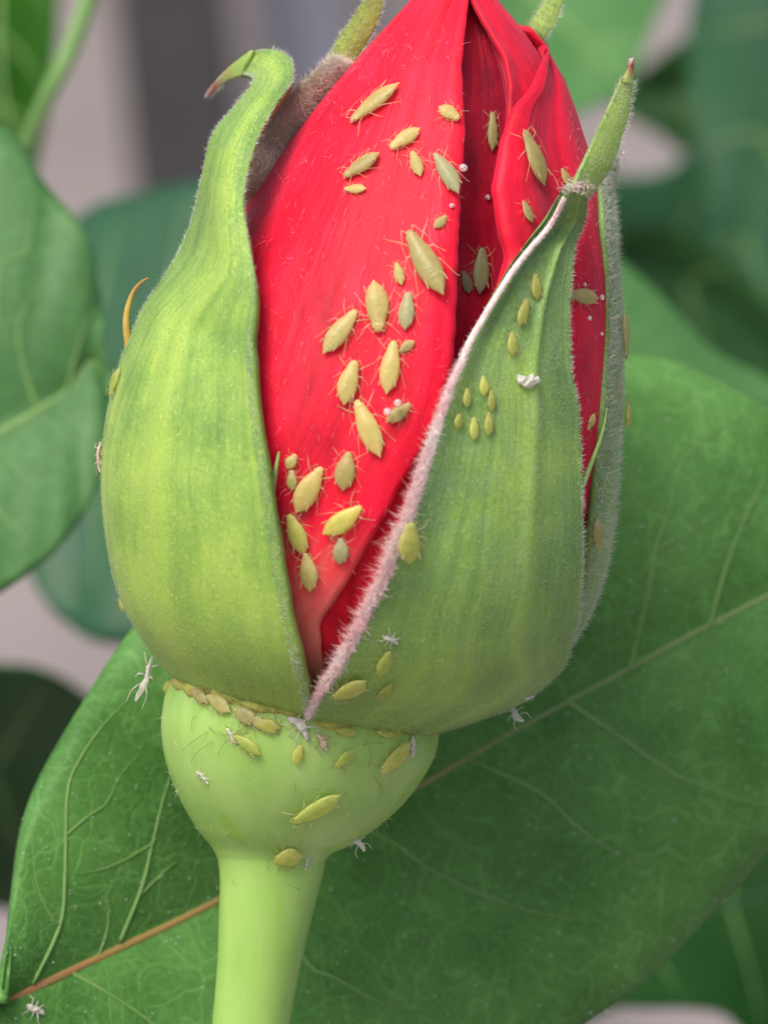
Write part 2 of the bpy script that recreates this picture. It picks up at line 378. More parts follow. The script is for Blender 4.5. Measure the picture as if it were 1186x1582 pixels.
# ------------------------------------------------------------------ leaves
def leaf(name, st, mat, label, group=None, nc=33, nr=70, fold=0.0, cup=0.0, veins=(), rib_r=0.012, wave=0.0, auto_veins=0, teeth=0.0, ribmat=None, push=1.7, curl=0.0):
    """st: stations (mid, edge_a, edge_b), each (px, py, y)"""
    K = len(st); rows = []
    if push != 1.0: st = [tuple((q[0], q[1], q[2] * push) for q in t3) for t3 in st]
    for i, (m_, a_, b_) in enumerate(st):
        m = U(*m_); a = U(*a_); b = U(*b_); row = []
        for k in range(nc):
            w = k / (nc - 1) * 2 - 1
            e = a if w < 0 else b; q = abs(w)
            pnt = m + (e - m) * q
            pnt = pnt + np.array([0, -1, 0]) * (cup * 4 * q * (1 - q) * np.linalg.norm(e - m)) + np.array([0, 1, 0]) * (fold * (1 - q) ** 2 + curl * max(0, q - 0.86) ** 2 / 0.0196)
            row.append(pnt)
        rows.append(row)
    G = crom(np.array(rows), nr)
    if wave:
        vv = np.linspace(0, 1, nr)[:, None]; ww = np.linspace(-1, 1, nc)[None]
        G[:, :, 1] += wave * (np.sin(vv * 31 + ww * 2.0) * np.abs(ww) ** 1.5 + 0.5 * np.sin(vv * 57 + 1.3 + ww * 5) * np.abs(ww))
    if teeth:
        mid = G[:, nc // 2:nc // 2 + 1]; ww = np.abs(np.linspace(-1, 1, nc))[None, :, None] ** 8
        tt = (np.arange(nr) % 3 - 1)[:, None, None]
        G += (G - mid) * ww * tt * teeth
    org = G[0, nc // 2].copy()
    root = empty(name, org)
    tag(root, label, 'leaf', group)
    N = grid_normals(G); flip = N[nr // 2, nc // 2, 1] > 0
    sheet('blade', G, mat, root, org, 0.025, flip, bvh=(name == 'rose_leaf' and 'vast' in label))
    if flip: N = -N
    mid = G[:, nc // 2] + N[:, nc // 2] * 0.002
    rr = rib_r * (1.15 - np.linspace(0, 1, nr)) + 0.003
    v, f = tube(mid, rr * 1.15, 8, 0.4); mesh_obj('midrib', v, f, ribmat or M_RIB, root, org)
    allv = list(veins)
    if auto_veins:
        for k in range(auto_veins):
            s0 = 0.1 + 0.75 * k / auto_veins
            for sgn in (-1, 1):
                allv.append([(s0 + 0.14 * t_ ** 1.2, sgn * t_ * 0.88) for t_ in np.linspace(0.02, 1, 8)])
    for pts in allv:
        P = []
        if len(pts[0]) == 2 and abs(pts[0][0]) <= 1.5:
            for s, w in pts:
                r = min(max(s, 0), 1) * (nr - 1); c = (w + 1) / 2 * (nc - 1)
                ri = min(int(r), nr - 2); ci = min(int(c), nc - 2); fr, fc = r - ri, c - ci
                g = G[ri, ci] * (1 - fr) * (1 - fc) + G[ri + 1, ci] * fr * (1 - fc) + G[ri, ci + 1] * (1 - fr) * fc + G[ri + 1, ci + 1] * fr * fc
                P.append(g + N[ri, ci] * 0.003)
        else:
            bv = BVHTree.FromPolygons([Vector(q) for q in G.reshape(-1, 3)], grid_faces(nr, nc))
            for x, y in crom(np.array(pts, float), 26):
                o_ = Vector((0, -DIST, 0)); d_ = (Vector(U(x, y, 0)) - o_).normalized()
                h = bv.ray_cast(o_, d_)
                if h[0] is not None: P.append(np.array(h[0]) + np.array([0, -0.003, 0]))
        if len(P) > 3:
            P = np.array(P); rad = np.linspace(0.0062, 0.0012, len(P)) * (rib_r / 0.012) * (0.5 if len(pts) in (3, 4, 5) and name == 'rose_leaf' and push == 1.0 and allv.index(pts) >= 10 else 1.0)
            v, f = tube(P, rad * 1.35, 6, 0.22); mesh_obj('vein', v, f, M_VEIN, root, org)
    return root, G, N

big, BG, BN = leaf('rose_leaf', [
    ((-8, 1556, .15), (3, 1550, .15), (-6, 1568, .15)),
    ((60, 1525, .30), (12, 1400, .36), (20, 1640, .22)),
    ((150, 1483, .50), (40, 1245, .55), (120, 1720, .35)),
    ((300, 1412, .75), (122, 1092, .70), (300, 1790, .55)),
    ((480, 1315, 1.0), (232, 935, .95), (480, 1800, .75)),
    ((650, 1215, 1.15), (420, 740, 1.20), (680, 1770, .95)),
    ((800, 1128, 1.25), (640, 600, 1.40), (850, 1625, 1.10)),
    ((950, 1047, 1.35), (860, 552, 1.60), (985, 1530, 1.25)),
    ((1080, 976, 1.45), (1030, 553, 1.75), (1090, 1425, 1.35)),
    ((1190, 920, 1.55), (1186, 622, 1.85), (1205, 1295, 1.50)),
    ((1330, 852, 1.65), (1340, 715, 1.85), (1345, 1090, 1.65)),
    ((1450, 790, 1.75), (1448, 786, 1.75), (1452, 796, 1.75))],
    M_LEAF, 'vast dark green rose leaf behind the bud, orange midrib slanting up to the right',
    fold=0.10, cup=0.05, wave=0.012, nc=61, nr=120, rib_r=0.013, push=1.0, curl=0.07, veins=[
        [(185, 1455), (219, 1371), (236, 1303), (257, 1219), (290, 1130)],
        [(50, 1520), (93, 1430), (101, 1350), (105, 1223), (126, 1169), (160, 1120), (200, 1080)],
        [(345, 1388), (372, 1290), (390, 1200), (430, 1090), (470, 1000)],
        [(505, 1265), (590, 1292), (660, 1340), (740, 1380), (830, 1410), (930, 1424)],
        [(430, 1345), (470, 1480), (520, 1512), (600, 1552), (700, 1560)],
        [(875, 1083), (960, 1140), (1050, 1200), (1170, 1242), (1250, 1262)],
        [(720, 1172), (830, 1222), (890, 1276), (950, 1318), (1010, 1340)],
        [(972, 1036), (984, 985), (1002, 911), (1012, 848), (1037, 778), (1050, 718), (1097, 671), (1150, 640)],
        [(1095, 968), (1120, 880), (1150, 800), (1180, 740)],
        [(110, 1502), (160, 1530), (210, 1562), (260, 1600)],
        [(236, 1303), (190, 1330), (150, 1345), (118, 1350)],
        [(103, 1290), (135, 1262), (165, 1240), (185, 1200), (215, 1165)],
        [(150, 1483), (165, 1440), (168, 1400), (160, 1350)],
        [(93, 1430), (70, 1400), (55, 1350), (52, 1290)],
        [(215, 1385), (255, 1345), (275, 1330)],
        [(660, 1340), (640, 1400), (655, 1450), (630, 1500)],
        [(1012, 848), (1070, 820), (1120, 780)]])
# pale glands and specks on the near leaf
pos, nor, _ = sample_grid(BG, BN, 5200)
ar_ = np.linalg.norm(np.cross(np.gradient(BG, axis=1), np.gradient(BG, axis=0)), axis=2); ar_ = ar_ / np.percentile(ar_, 80)
near_ = np.argmin(((pos[:, None, :] - BG[::6, ::6].reshape(-1, 3)[None]) ** 2).sum(2), axis=1)
keep_ = rng.random(len(pos)) < ar_[::6, ::6].ravel()[near_]; pos, nor = pos[keep_], nor[keep_]
nor = np.where(nor[:, 1:2] > 0, -nor, nor)
sz = rng.uniform(0.0014, 0.0036, len(pos)) * (rng.random(len(pos)) ** 2 + 0.4)
oct_ = np.array([[1, 0, 0], [-1, 0, 0], [0, 1, 0], [0, -1, 0], [0, 0, 1], [0, 0, -1]], float)
V = (pos + nor * 0.003)[:, None] + oct_[None] * sz[:, None, None] * np.stack([rng.uniform(.7, 1.8, len(pos)), np.full(len(pos), .7), rng.uniform(.7, 1.4, len(pos))], 1)[:, None]
of = np.array([[0, 2, 4], [2, 1, 4], [1, 3, 4], [3, 0, 4], [2, 0, 5], [1, 2, 5], [3, 1, 5], [0, 3, 5]])
F = ((np.arange(len(pos)) * 6)[:, None, None] + of[None]).reshape(-1, 3)
tag(mesh_obj('gland', V.reshape(-1, 3), F, M_SPECK, big, np.array(big.location)), kind='stuff')

leaf('rose_leaf', [
    ((-330, 800, 2.2), (-332, 795, 2.2), (-328, 806, 2.2)),
    ((-220, 765, 2.4), (-250, 560, 2.8), (-200, 930, 2.2)),
    ((-110, 720, 2.6), (-150, 300, 3.1), (-90, 975, 2.3)),
    ((0, 668, 2.7), (0, 198, 3.2), (8, 910, 2.4)),
    ((60, 632, 2.75), (72, 285, 3.1), (85, 852, 2.5)),
    ((105, 602, 2.8), (135, 365, 3.0), (138, 780, 2.6)),
    ((140, 560, 2.85), (158, 470, 2.95), (165, 705, 2.7)),
    ((166, 590, 2.85), (165, 540, 2.9), (171, 650, 2.8)),
    ((172, 612, 2.85), (171, 608, 2.85), (172, 616, 2.85))],
    M_LEAF_MID, 'broad mid green leaf at the left edge, its rounded tip beside the pale sepal', fold=0.06, cup=0.04, wave=0.01, rib_r=0.016, push=1.15,
    veins=[[(-40, 690), (-10, 560), (0, 415), (40, 390), (50, 330), (55, 290)], [(60, 632), (38, 570), (30, 500), (60, 440)], [(105, 602), (120, 540), (140, 480)], [(0, 668), (60, 720), (110, 730)], [(-60, 700), (0, 790), (50, 840)]], ribmat=M_VEIN)
leaf('rose_leaf', [
    ((-60, 640, 5.4), (-62, 630, 5.4), (-58, 650, 5.4)),
    ((60, 620, 5.3), (30, 440, 5.6), (50, 895, 4.9)),
    ((160, 600, 5.2), (130, 328, 5.6), (110, 968, 4.8)),
    ((260, 590, 5.1), (215, 298, 5.5), (175, 994, 4.7)),
    ((380, 570, 5.0), (310, 280, 5.4), (330, 985, 4.7)),
    ((520, 550, 5.0), (450, 290, 5.3), (480, 850, 4.8)),
    ((620, 540, 5.0), (618, 534, 5.0), (622, 546, 5.0))],
    M_LEAF_DARK, 'dark blurred leaf between the left mid green leaf and the pale sepal', fold=0.1, cup=0.05, auto_veins=4, rib_r=0.02, ribmat=M_VEIN)
leaf('rose_leaf', [
    ((20, -330, 7), (15, -330, 7), (25, -330, 7)),
    ((10, -200, 6.8), (-150, -160, 7), (110, -180, 6.6)),
    ((0, -60, 6.6), (-190, -40, 6.9), (92, -40, 6.4)),
    ((-5, 60, 6.4), (-170, 80, 6.7), (84, 60, 6.2)),
    ((5, 160, 6.3), (-110, 180, 6.5), (72, 160, 6.1)),
    ((30, 225, 6.2), (-30, 230, 6.3), (62, 215, 6.1)),
    ((48, 268, 6.1), (46, 268, 6.1), (50, 268, 6.1))],
    M_LEAF_FRESH, 'blurred vivid green leaf hanging into the top left corner', fold=0.15, cup=0.05, auto_veins=4, rib_r=0.02, ribmat=M_VEIN)
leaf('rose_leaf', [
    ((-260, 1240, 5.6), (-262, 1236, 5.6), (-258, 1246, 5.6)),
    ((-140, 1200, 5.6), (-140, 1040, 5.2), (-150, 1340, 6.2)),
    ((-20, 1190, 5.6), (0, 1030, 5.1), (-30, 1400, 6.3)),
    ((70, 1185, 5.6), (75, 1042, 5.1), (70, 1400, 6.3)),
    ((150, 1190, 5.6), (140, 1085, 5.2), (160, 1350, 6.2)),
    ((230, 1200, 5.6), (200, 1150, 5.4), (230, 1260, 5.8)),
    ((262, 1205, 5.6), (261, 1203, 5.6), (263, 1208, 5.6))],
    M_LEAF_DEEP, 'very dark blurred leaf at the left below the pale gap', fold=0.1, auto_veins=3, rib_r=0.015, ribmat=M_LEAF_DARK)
leaf('rose_leaf', [
    ((620, -250, 8), (615, -250, 8), (625, -250, 8)),
    ((720, -140, 7.8), (660, -40, 7.5), (800, -200, 8)),
    ((810, -30, 7.6), (740, 110, 7.2), (940, -110, 7.8)),
    ((880, 40, 7.4), (820, 180, 7.0), (1030, -40, 7.6)),
    ((930, 90, 7.2), (885, 175, 7.0), (1010, 30, 7.4)),
    ((955, 120, 7.1), (940, 150, 7.0), (985, 95, 7.2)),
    ((968, 138, 7.0), (966, 140, 7.0), (970, 136, 7.0))],
    M_LEAF_MID, 'blurred mid green leaf behind the upper right of the red petals', fold=0.1, auto_veins=3, rib_r=0.02, ribmat=M_VEIN)
leaf('rose_leaf', [
    ((1420, -160, 9), (1418, -165, 9), (1422, -155, 9)),
    ((1300, -60, 9), (1190, -190, 9.2), (1390, 60, 9)),
    ((1220, 80, 9), (1080, -40, 9.2), (1350, 230, 9)),
    ((1180, 230, 9), (1062, 110, 9.2), (1320, 380, 9)),
    ((1150, 370, 9), (1088, 285, 9.1), (1280, 520, 9)),
    ((1120, 470, 9), (1085, 420, 9.1), (1220, 590, 9)),
    ((1095, 540, 9), (1093, 538, 9), (1098, 544, 9))],
    M_LEAF_DARK, 'large dark blue green leaf blurred along the right edge, upper corner', fold=0.15, auto_veins=4, rib_r=0.02, ribmat=M_LEAF_MID)
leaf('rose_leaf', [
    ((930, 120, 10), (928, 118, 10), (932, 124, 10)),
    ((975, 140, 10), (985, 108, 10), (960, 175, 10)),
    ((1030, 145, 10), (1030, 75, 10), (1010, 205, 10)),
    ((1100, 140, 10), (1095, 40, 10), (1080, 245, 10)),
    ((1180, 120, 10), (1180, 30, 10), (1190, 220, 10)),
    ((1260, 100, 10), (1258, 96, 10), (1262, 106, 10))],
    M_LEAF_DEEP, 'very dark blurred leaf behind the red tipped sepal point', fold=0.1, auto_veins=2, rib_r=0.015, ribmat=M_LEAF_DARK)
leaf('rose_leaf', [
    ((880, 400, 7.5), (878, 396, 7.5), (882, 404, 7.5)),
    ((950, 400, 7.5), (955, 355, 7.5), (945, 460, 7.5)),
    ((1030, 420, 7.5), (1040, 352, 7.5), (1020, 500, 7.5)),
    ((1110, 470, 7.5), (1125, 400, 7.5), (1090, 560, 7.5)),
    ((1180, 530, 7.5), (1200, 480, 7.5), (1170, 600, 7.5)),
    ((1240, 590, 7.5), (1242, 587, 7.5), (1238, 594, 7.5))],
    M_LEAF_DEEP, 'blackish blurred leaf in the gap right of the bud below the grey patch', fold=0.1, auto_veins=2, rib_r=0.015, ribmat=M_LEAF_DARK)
leaf('rose_leaf', [
    ((640, 500, 3.4), (638, 494, 3.4), (642, 506, 3.4)),
    ((780, 530, 3.5), (800, 300, 3.7), (760, 760, 3.2)),
    ((900, 580, 3.5), (948, 392, 3.7), (860, 800, 3.2)),
    ((1000, 640, 3.5), (1035, 470, 3.7), (960, 860, 3.2)),
    ((1100, 690, 3.5), (1110, 545, 3.7), (1080, 880, 3.2)),
    ((1200, 720, 3.5), (1205, 598, 3.7), (1200, 860, 3.2)),
    ((1310, 740, 3.5), (1308, 734, 3.5), (1312, 746, 3.5))],
    M_LEAF_MID, 'soft green leaf just above the vast leaf, right of the bud', fold=0.1, auto_veins=3, rib_r=0.015, ribmat=M_VEIN)
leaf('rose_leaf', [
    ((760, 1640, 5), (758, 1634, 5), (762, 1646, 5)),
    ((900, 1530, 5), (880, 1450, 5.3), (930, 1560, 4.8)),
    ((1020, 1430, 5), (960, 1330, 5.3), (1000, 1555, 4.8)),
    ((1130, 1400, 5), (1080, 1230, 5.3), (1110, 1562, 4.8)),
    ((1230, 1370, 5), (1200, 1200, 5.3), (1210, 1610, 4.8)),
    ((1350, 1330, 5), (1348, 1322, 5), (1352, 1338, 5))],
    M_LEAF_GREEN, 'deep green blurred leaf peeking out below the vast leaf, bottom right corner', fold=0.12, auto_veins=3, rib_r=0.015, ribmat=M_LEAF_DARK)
leaf('rose_leaf', [
    ((850, 330, 9.5), (848, 326, 9.5), (852, 334, 9.5)),
    ((930, 350, 9.5), (940, 275, 9.5), (920, 420, 9.5)),
    ((1010, 370, 9.5), (1020, 265, 9.5), (1000, 470, 9.5)),
    ((1090, 390, 9.5), (1105, 215, 9.5), (1080, 520, 9.5)),
    ((1170, 410, 9.5), (1190, 290, 9.5), (1160, 540, 9.5)),
    ((1270, 430, 9.5), (1272, 425, 9.5), (1268, 436, 9.5))],
    M_LEAF_DARK, 'dim green leaf far back, crossed by the olive cane, right of the bud', fold=0.1, auto_veins=2, rib_r=0.015, ribmat=M_LEAF_DARK)
# blurred stems in the distance
def far_stem(pts, r, mat, label):
    P = crom(np.array([U(*q) for q in pts]), 24); org = P[0]
    v, f = tube(P, np.linspace(r, r * 0.8, 24), 10)
    o = mesh_obj('rose_cane', v, f, mat, None, org); o.location = org
    tag(o, label, 'cane')
far_stem([(170, -120, 6), (140, -10, 6), (110, 75, 6), (78, 140, 6), (40, 230, 6.2), (0, 330, 6.4)], 0.048, M_SOFTSTEM, 'light green blurred stalk slanting across the pale wall, top left')
far_stem([(930, 270, 22), (1010, 330, 22), (1090, 385, 22), (1180, 450, 22), (1300, 520, 22)], 0.07, M_OLIVE, 'olive brown blurred stem crossing the gap right of the bud')

# ------------------------------------------------------------------ the rose bud
STEM_FOOT = U(300, 2150, 0.0)
bud = empty('rose_bud', STEM_FOOT)
tag(bud, 'half open red rosebud with downy green sepals on a pale green stem', 'rosebud')
KD = 0.92
class Env:
    def __init__(s, rows, droop=0.11, yc=0.0):
        s.L = np.array([r[0] for r in rows], float); s.R = np.array([r[1] for r in rows], float); s.n = len(rows); s.droop = droop; s.yc = yc
    def lr(s, t):
        M = 2001; 
        if not hasattr(s, 'cl'): s.cl = crom(s.L, M); s.cr = crom(s.R, M)
        i = np.clip(t / (s.n - 1) * (M - 1), 0, M - 1); a = int(i); b = min(a + 1, M - 1); f = i - a
        return s.cl[a] * (1 - f) + s.cl[b] * f, s.cr[a] * (1 - f) + s.cr[b] * f
    def px(s, t, th, add=0.0):
        l, r = s.lr(t); m = (l + r) / 2; h = (r - l) / 2; hl = np.linalg.norm(h); q = 1 + add * PPC / max(hl, 1)
        return (m[0] + h[0] * math.sin(th) * q, m[1] + h[1] * math.sin(th) * q + s.droop * hl * math.cos(th) * q, s.yc - KD * hl / PPC * math.cos(th) * q)
    def pt(s, t, th, add=0.0): return U(*s.px(t, th, add))
    def edge(s, t, poly):
        """angle at which row t meets a photo polyline [(x, y)...]"""
        ys = np.array([p_[1] for p_ in poly], float); xs = np.array([p_[0] for p_ in poly], float); o = np.argsort(ys)
        ths = np.radians(np.linspace(-89, 89, 357)); best = None; prev = None
        for th in ths:
            x, y, _ = s.px(t, th); d = x - np.interp(y, ys[o], xs[o])
            if prev is not None and prev < 0 <= d: best = th; break
            prev = d
        return best if best is not None else (R(-89) if prev is None or prev > 0 else R(89))
SE = Env([((262, 1036), (690, 1122)), ((213, 972), (792, 1084)), ((180, 900), (862, 1026)), ((163, 810), (916, 943)), ((158, 720), (942, 858)),
          ((168, 630), (955, 760)), ((190, 550), (960, 650)), ((225, 470), (962, 550)), ((272, 390), (958, 450)), ((320, 310), (952, 350)), ((375, 230), (945, 250))])
PE = Env([((430, 1085), (610, 1100)), ((300, 1010), (800, 1040)), ((228, 900), (880, 930)), ((203, 780), (925, 800)), ((208, 660), (940, 680)),
          ((238, 560), (944, 570)), ((286, 470), (943, 460)), ((340, 390), (935, 370)), ((386, 320), (924, 300)), ((455, 215), (901, 220)),
          ((530, 120), (870, 130)), ((600, 42), (824, 55)), ((652, -15), (778, 0)), ((690, -60), (738, -50))], droop=0.06)

def sheet_rows(env, ts, left, right, nc, radial=None, grow=0.0):
    rows = []; n = len(ts)
    for i, t in enumerate(ts):
        v = i / (n - 1)
        def ev(e):
            if callable(e): return R(e(v))
            if isinstance(e, (int, float)): return R(e)
            return env.edge(t, e)
        a, b = ev(left), ev(right); row = []
        for k in range(nc):
            u = k / (nc - 1); add = grow + (radial(u, v) if radial else 0.0)
            row.append(env.pt(t, a + (b - a) * u, add))
        rows.append(row)
    return rows
def tuck(rows):
    r0 = np.array(rows[0]); c = np.array([U(476, 1080)[0], 0.0, 0.0]); d = (r0 - c) * np.array([1, 1, 0])
    d /= np.linalg.norm(d, axis=1, keepdims=True)
    return [(r0 - d * 0.16 - np.array([0, 0, 0.004])).tolist(), (r0 - d * 0.07 - np.array([0, 0, 0.016])).tolist()] + list(rows)
def strip_rows(st, nc, bulge=0.0):
    rows = []
    for (a, b) in st:
        A = U(*a); B = U(*b); w = np.linalg.norm(B - A)
        rows.append([A + (B - A) * (k / (nc - 1)) + np.array([0, -1, 0]) * bulge * w * math.sin(math.pi * k / (nc - 1)) for k in range(nc)])
    return rows
def blend_rows(rows, nr):
    return crom(np.array(rows), nr)
def add_fuzz(G, N, parent, n_surf, n_edge, ln=(0.010, 0.022), le=(0.02, 0.04), mat=None, edge_mat=None, edges=(0, 1), w=0.0011, lay=0.6, vr=(0.02, 1.0), name='down'):
    mat = mat or M_HAIR
    if n_surf:
        p_, n_, d_ = sample_grid(G, N, n_surf, 0, 1, *vr)
        dd = n_ * 0.8 + d_ * lay + rng.normal(size=p_.shape) * 0.45
        v, f = hairs(p_, dd, rng.uniform(*ln, n_surf), w)
        tag(mesh_obj(name, v, f, mat, parent, STEM_FOOT, smooth=False), kind='stuff')
    for e in edges:
        if not n_edge: break
        c = 0.0 if e == 0 else 1.0
        p_, n_, d_ = sample_grid(G, N, n_edge, max(0, c - 0.025), min(1, c + 0.025), *vr)
        du = np.cross(n_, d_) * (1 if e == 0 else -1)
        # outward from the margin: compare with the blade's own direction
        nr, nc = G.shape[:2]
        out = (G[nr // 2, 0] - G[nr // 2, 2]) if e == 0 else (G[nr // 2, -1] - G[nr // 2, -3])
        sg = np.sign((du * out).sum(1, keepdims=True)); du = du * sg
        dd = du * 1.0 + n_ * 0.35 + d_ * 0.35 + rng.normal(size=p_.shape) * 0.35
        v, f = hairs(p_, dd, rng.uniform(*le, n_edge), w)
        tag(mesh_obj('margin_down', v, f, edge_mat or mat, parent, STEM_FOOT, smooth=False), kind='stuff')

def outward(G):
    N = grid_normals(G); c = G.reshape(-1, 3).mean(0) * np.array([0, 0, 1]) + np.array([0, 0, 0])
    ctr = U(560, 700, 0.0); nr, nc = G.shape[:2]
    q = nr // 3; d = G[q, nc // 2] - np.array([ctr[0], 0, G[q, nc // 2, 2]])
    flip = float(N[q, nc // 2] @ d) < 0
    return (-N if flip else N), flip

# --- petals
def petal(name, env, ts, l, r, nc, nr, mat, radial=None, grow=0.0, extra=None, thick=0.022, bvh=True, wr=0.0):
    rows = sheet_rows(env, ts, l, r, nc, radial, grow)
    G = blend_rows(rows, nr)
    N, flip = outward(G)
    if wr:
        vv = np.linspace(0, 1, nr)[:, None]; uu = np.linspace(0, 1, nc)[None]
        d = wr * (np.sin(uu * 17 + np.sin(vv * 9) * 1.2) + 0.6 * np.sin(uu * 41 + vv * 5 + np.sin(vv * 23)))
        G = G + N * d[:, :, None]
    o = sheet(name, G, mat, bud, STEM_FOOT, thick, flip, bvh)
    return o, G, N
def bump_at(x, c, w): return math.exp(-((x - c) / w) ** 2)
P1E = [(718, -90), (722, 0), (712, 100), (716, 200), (708, 300), (703, 400), (700, 480), (692, 580), (668, 660), (622, 740), (575, 830), (530, 910), (492, 962), (500, 1040), (510, 1120)]
P2E = [(850, 40), (838, 76), (825, 110), (812, 140), (786, 166), (768, 220), (755, 290), (762, 350), (774, 400), (758, 455), (715, 530), (660, 680), (600, 860), (520, 1040), (500, 1110)]
P3E = [(700, -80), (728, -5), (750, 35), (780, 85), (788, 130), (786, 180), (780, 260)]
# inner whorl, deep in the bud
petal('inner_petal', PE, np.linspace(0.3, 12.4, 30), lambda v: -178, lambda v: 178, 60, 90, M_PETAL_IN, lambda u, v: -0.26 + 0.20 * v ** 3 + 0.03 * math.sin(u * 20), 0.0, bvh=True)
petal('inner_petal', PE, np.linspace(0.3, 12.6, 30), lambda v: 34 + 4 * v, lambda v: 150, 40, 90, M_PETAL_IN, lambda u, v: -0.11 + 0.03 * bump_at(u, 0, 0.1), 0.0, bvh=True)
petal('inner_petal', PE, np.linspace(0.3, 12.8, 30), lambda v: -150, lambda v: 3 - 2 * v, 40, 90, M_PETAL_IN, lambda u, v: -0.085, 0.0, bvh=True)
# petal seen low between the two front sepals
petal('petal', PE, np.linspace(0.2, 5.2, 26), lambda v: -20, lambda v: 60, 46, 90, M_PETAL, lambda u, v: -0.018 + 0.008 * math.sin(u * 30 + v * 40) * (1 - v), wr=0.008)
p3o, P3G, P3N = petal('petal', PE, np.linspace(8.6, 13.0, 26), P3E, lambda v: 140, 50, 70, M_PETAL_RIM, lambda u, v: -0.035 + 0.012 * v + 0.03 * bump_at(u, 0, 0.05))
p2o, P2G, P2N = petal('petal', PE, np.linspace(0.2, 11.2, 70), P2E, lambda v: 132, 70, 160, M_PETAL, lambda u, v: 0.012 + (1 - v ** 6) * (0.045 * bump_at(u, 0.05, 0.09) - 0.03 * bump_at(u, 0.26, 0.07) - 0.03 * bump_at(u, 0, 0.015)), wr=0.0015)
p1o, P1G, P1N = petal('petal', PE, np.linspace(0.2, 13, 80), lambda v: -128 + 8 * v, P1E, 80, 180, M_PETAL, lambda u, v: 0.012 + 0.03 * min(1, 3 * v) * bump_at(u, 0.97, 0.06) - 0.02 * bump_at(u, 0.86, 0.06) * v, wr=0.0018)
# fine down lying on the petals
for o_, G_, N_, n_ in ((p1o, P1G, P1N, 900), (p2o, P2G, P2N, 420)):
    p_, nn, dd = sample_grid(G_, N_, n_, 0.3, 1.0, 0.1, 0.85)
    v, f = hairs(p_ + nn * 0.001, nn * 0.35 + dd * rng.choice([-1, 1], (n_, 1)) * 0.7 + rng.normal(size=p_.shape) * 0.5, rng.uniform(0.012, 0.045, n_), 0.0006)
    tag(mesh_obj('petal_down', v, f, M_HAIR_RED, o_, STEM_FOOT, smooth=False), kind='stuff')

# --- sepals
def sepal(G, mat, thick=0.035, label=None, name='sepal', bvh=True):
    N, flip = outward(G)
    o = sheet(name, G, mat, bud, STEM_FOOT, thick, flip, bvh)
    if label: o['label'] = label
    return o, N
NC = 56
# back sepals first
rows = sheet_rows(SE, np.linspace(0.0, 7.5, 12), lambda v: -172 + 10 * v, lambda v: -100 - 12 * v, NC)
rows += strip_rows([((372, 305, .02), (452, 330, .20)), ((396, 215, .02), (482, 240, .20)), ((438, 156, .03), (515, 176, .20)), ((490, 110, .05), (540, 118, .16)), ((512, 92, .07), (545, 100, .13))], NC, 0.30)
G = blend_rows(rows, 110); o, N = sepal(G, M_TAN, 0.03, 'tan felted sepal leaning behind the left of the petals')
NF = np.where(N[:, :, 1:2] > 0, -N, N)
add_fuzz(G, NF, o, 15000, 2500, (0.015, 0.04), (0.02, 0.05), M_HAIR_TAN, M_HAIR, (0,), 0.0011, 0.2, (0.60, 1.0))
tip = strip_rows([((506, 100, .13), (540, 108, .15)), ((510, 84, .12), (550, 92, .15)), ((524, 56, .12), (573, 56, .15)), ((547, 24, .12), (588, 20, .15)), ((566, -6, .12), (594, -14, .15)), ((588, -46, .14), (596, -44, .14)), ((600, -64, .15), (601, -64, .15))], 16, 0.06)
TG = blend_rows(tip, 40); TN = grid_normals(TG); fl = TN[20, 8, 1] > 0
t_ = sheet('sepal_tip', TG, M_SEP_T, o, STEM_FOOT, 0.02, fl)
add_fuzz(TG, -TN if fl else TN, o, 500, 200, (0.008, 0.015), (0.01, 0.02))

rows = sheet_rows(SE, np.linspace(0.0, 9.5, 14), lambda v: 148, lambda v: 205 - 16 * v, NC)
rows += strip_rows([((735, 150, .75), (855, 160, .75)), ((770, 95, .6), (850, 100, .6)), ((808, 55, .45), (838, 68, .45))], NC, -0.1)
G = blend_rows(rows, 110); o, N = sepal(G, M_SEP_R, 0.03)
tip = strip_rows([((806, 58, .44), (836, 72, .44)), ((814, 40, .4), (842, 58, .4)), ((832, 14, .4), (858, 34, .4)), ((850, -14, .4), (870, -2, .4)), ((866, -46, .4), (876, -40, .4)), ((884, -76, .4), (885, -75, .4))], 16, 0.06)
TG = blend_rows(tip, 40); TN = grid_normals(TG); fl = TN[20, 8, 1] > 0
sheet('sepal_tip', TG, M_SEP_T, o, STEM_FOOT, 0.02, fl)
add_fuzz(TG, -TN if fl else TN, o, 400, 160, (0.008, 0.015), (0.01, 0.02))

# right back sepal, its edge on the right outline
S3E = [(880, 1010), (903, 930), (914, 870), (925, 760), (935, 660), (945, 520), (944, 430), (938, 340), (930, 285)]
rows = sheet_rows(SE, np.linspace(0.5, 9.2, 18), S3E, lambda v: 150 - 45 * v, NC, lambda u, v: -0.012 + 0.012 * u)
rows += strip_rows([((928, 275, -.10), (949, 268, .05)), ((934, 240, -.05), (951, 234, .05)), ((940, 205, 0), (952, 200, .05)), ((948, 175, .03), (952, 172, .05))], NC, 0.1)
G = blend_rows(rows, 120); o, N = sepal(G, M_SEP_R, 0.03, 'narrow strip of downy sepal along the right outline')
S3 = o
add_fuzz(G, N, o, 14000, 900, (0.014, 0.030), (0.02, 0.035), vr=(0.08, 1.0), w=0.0009)

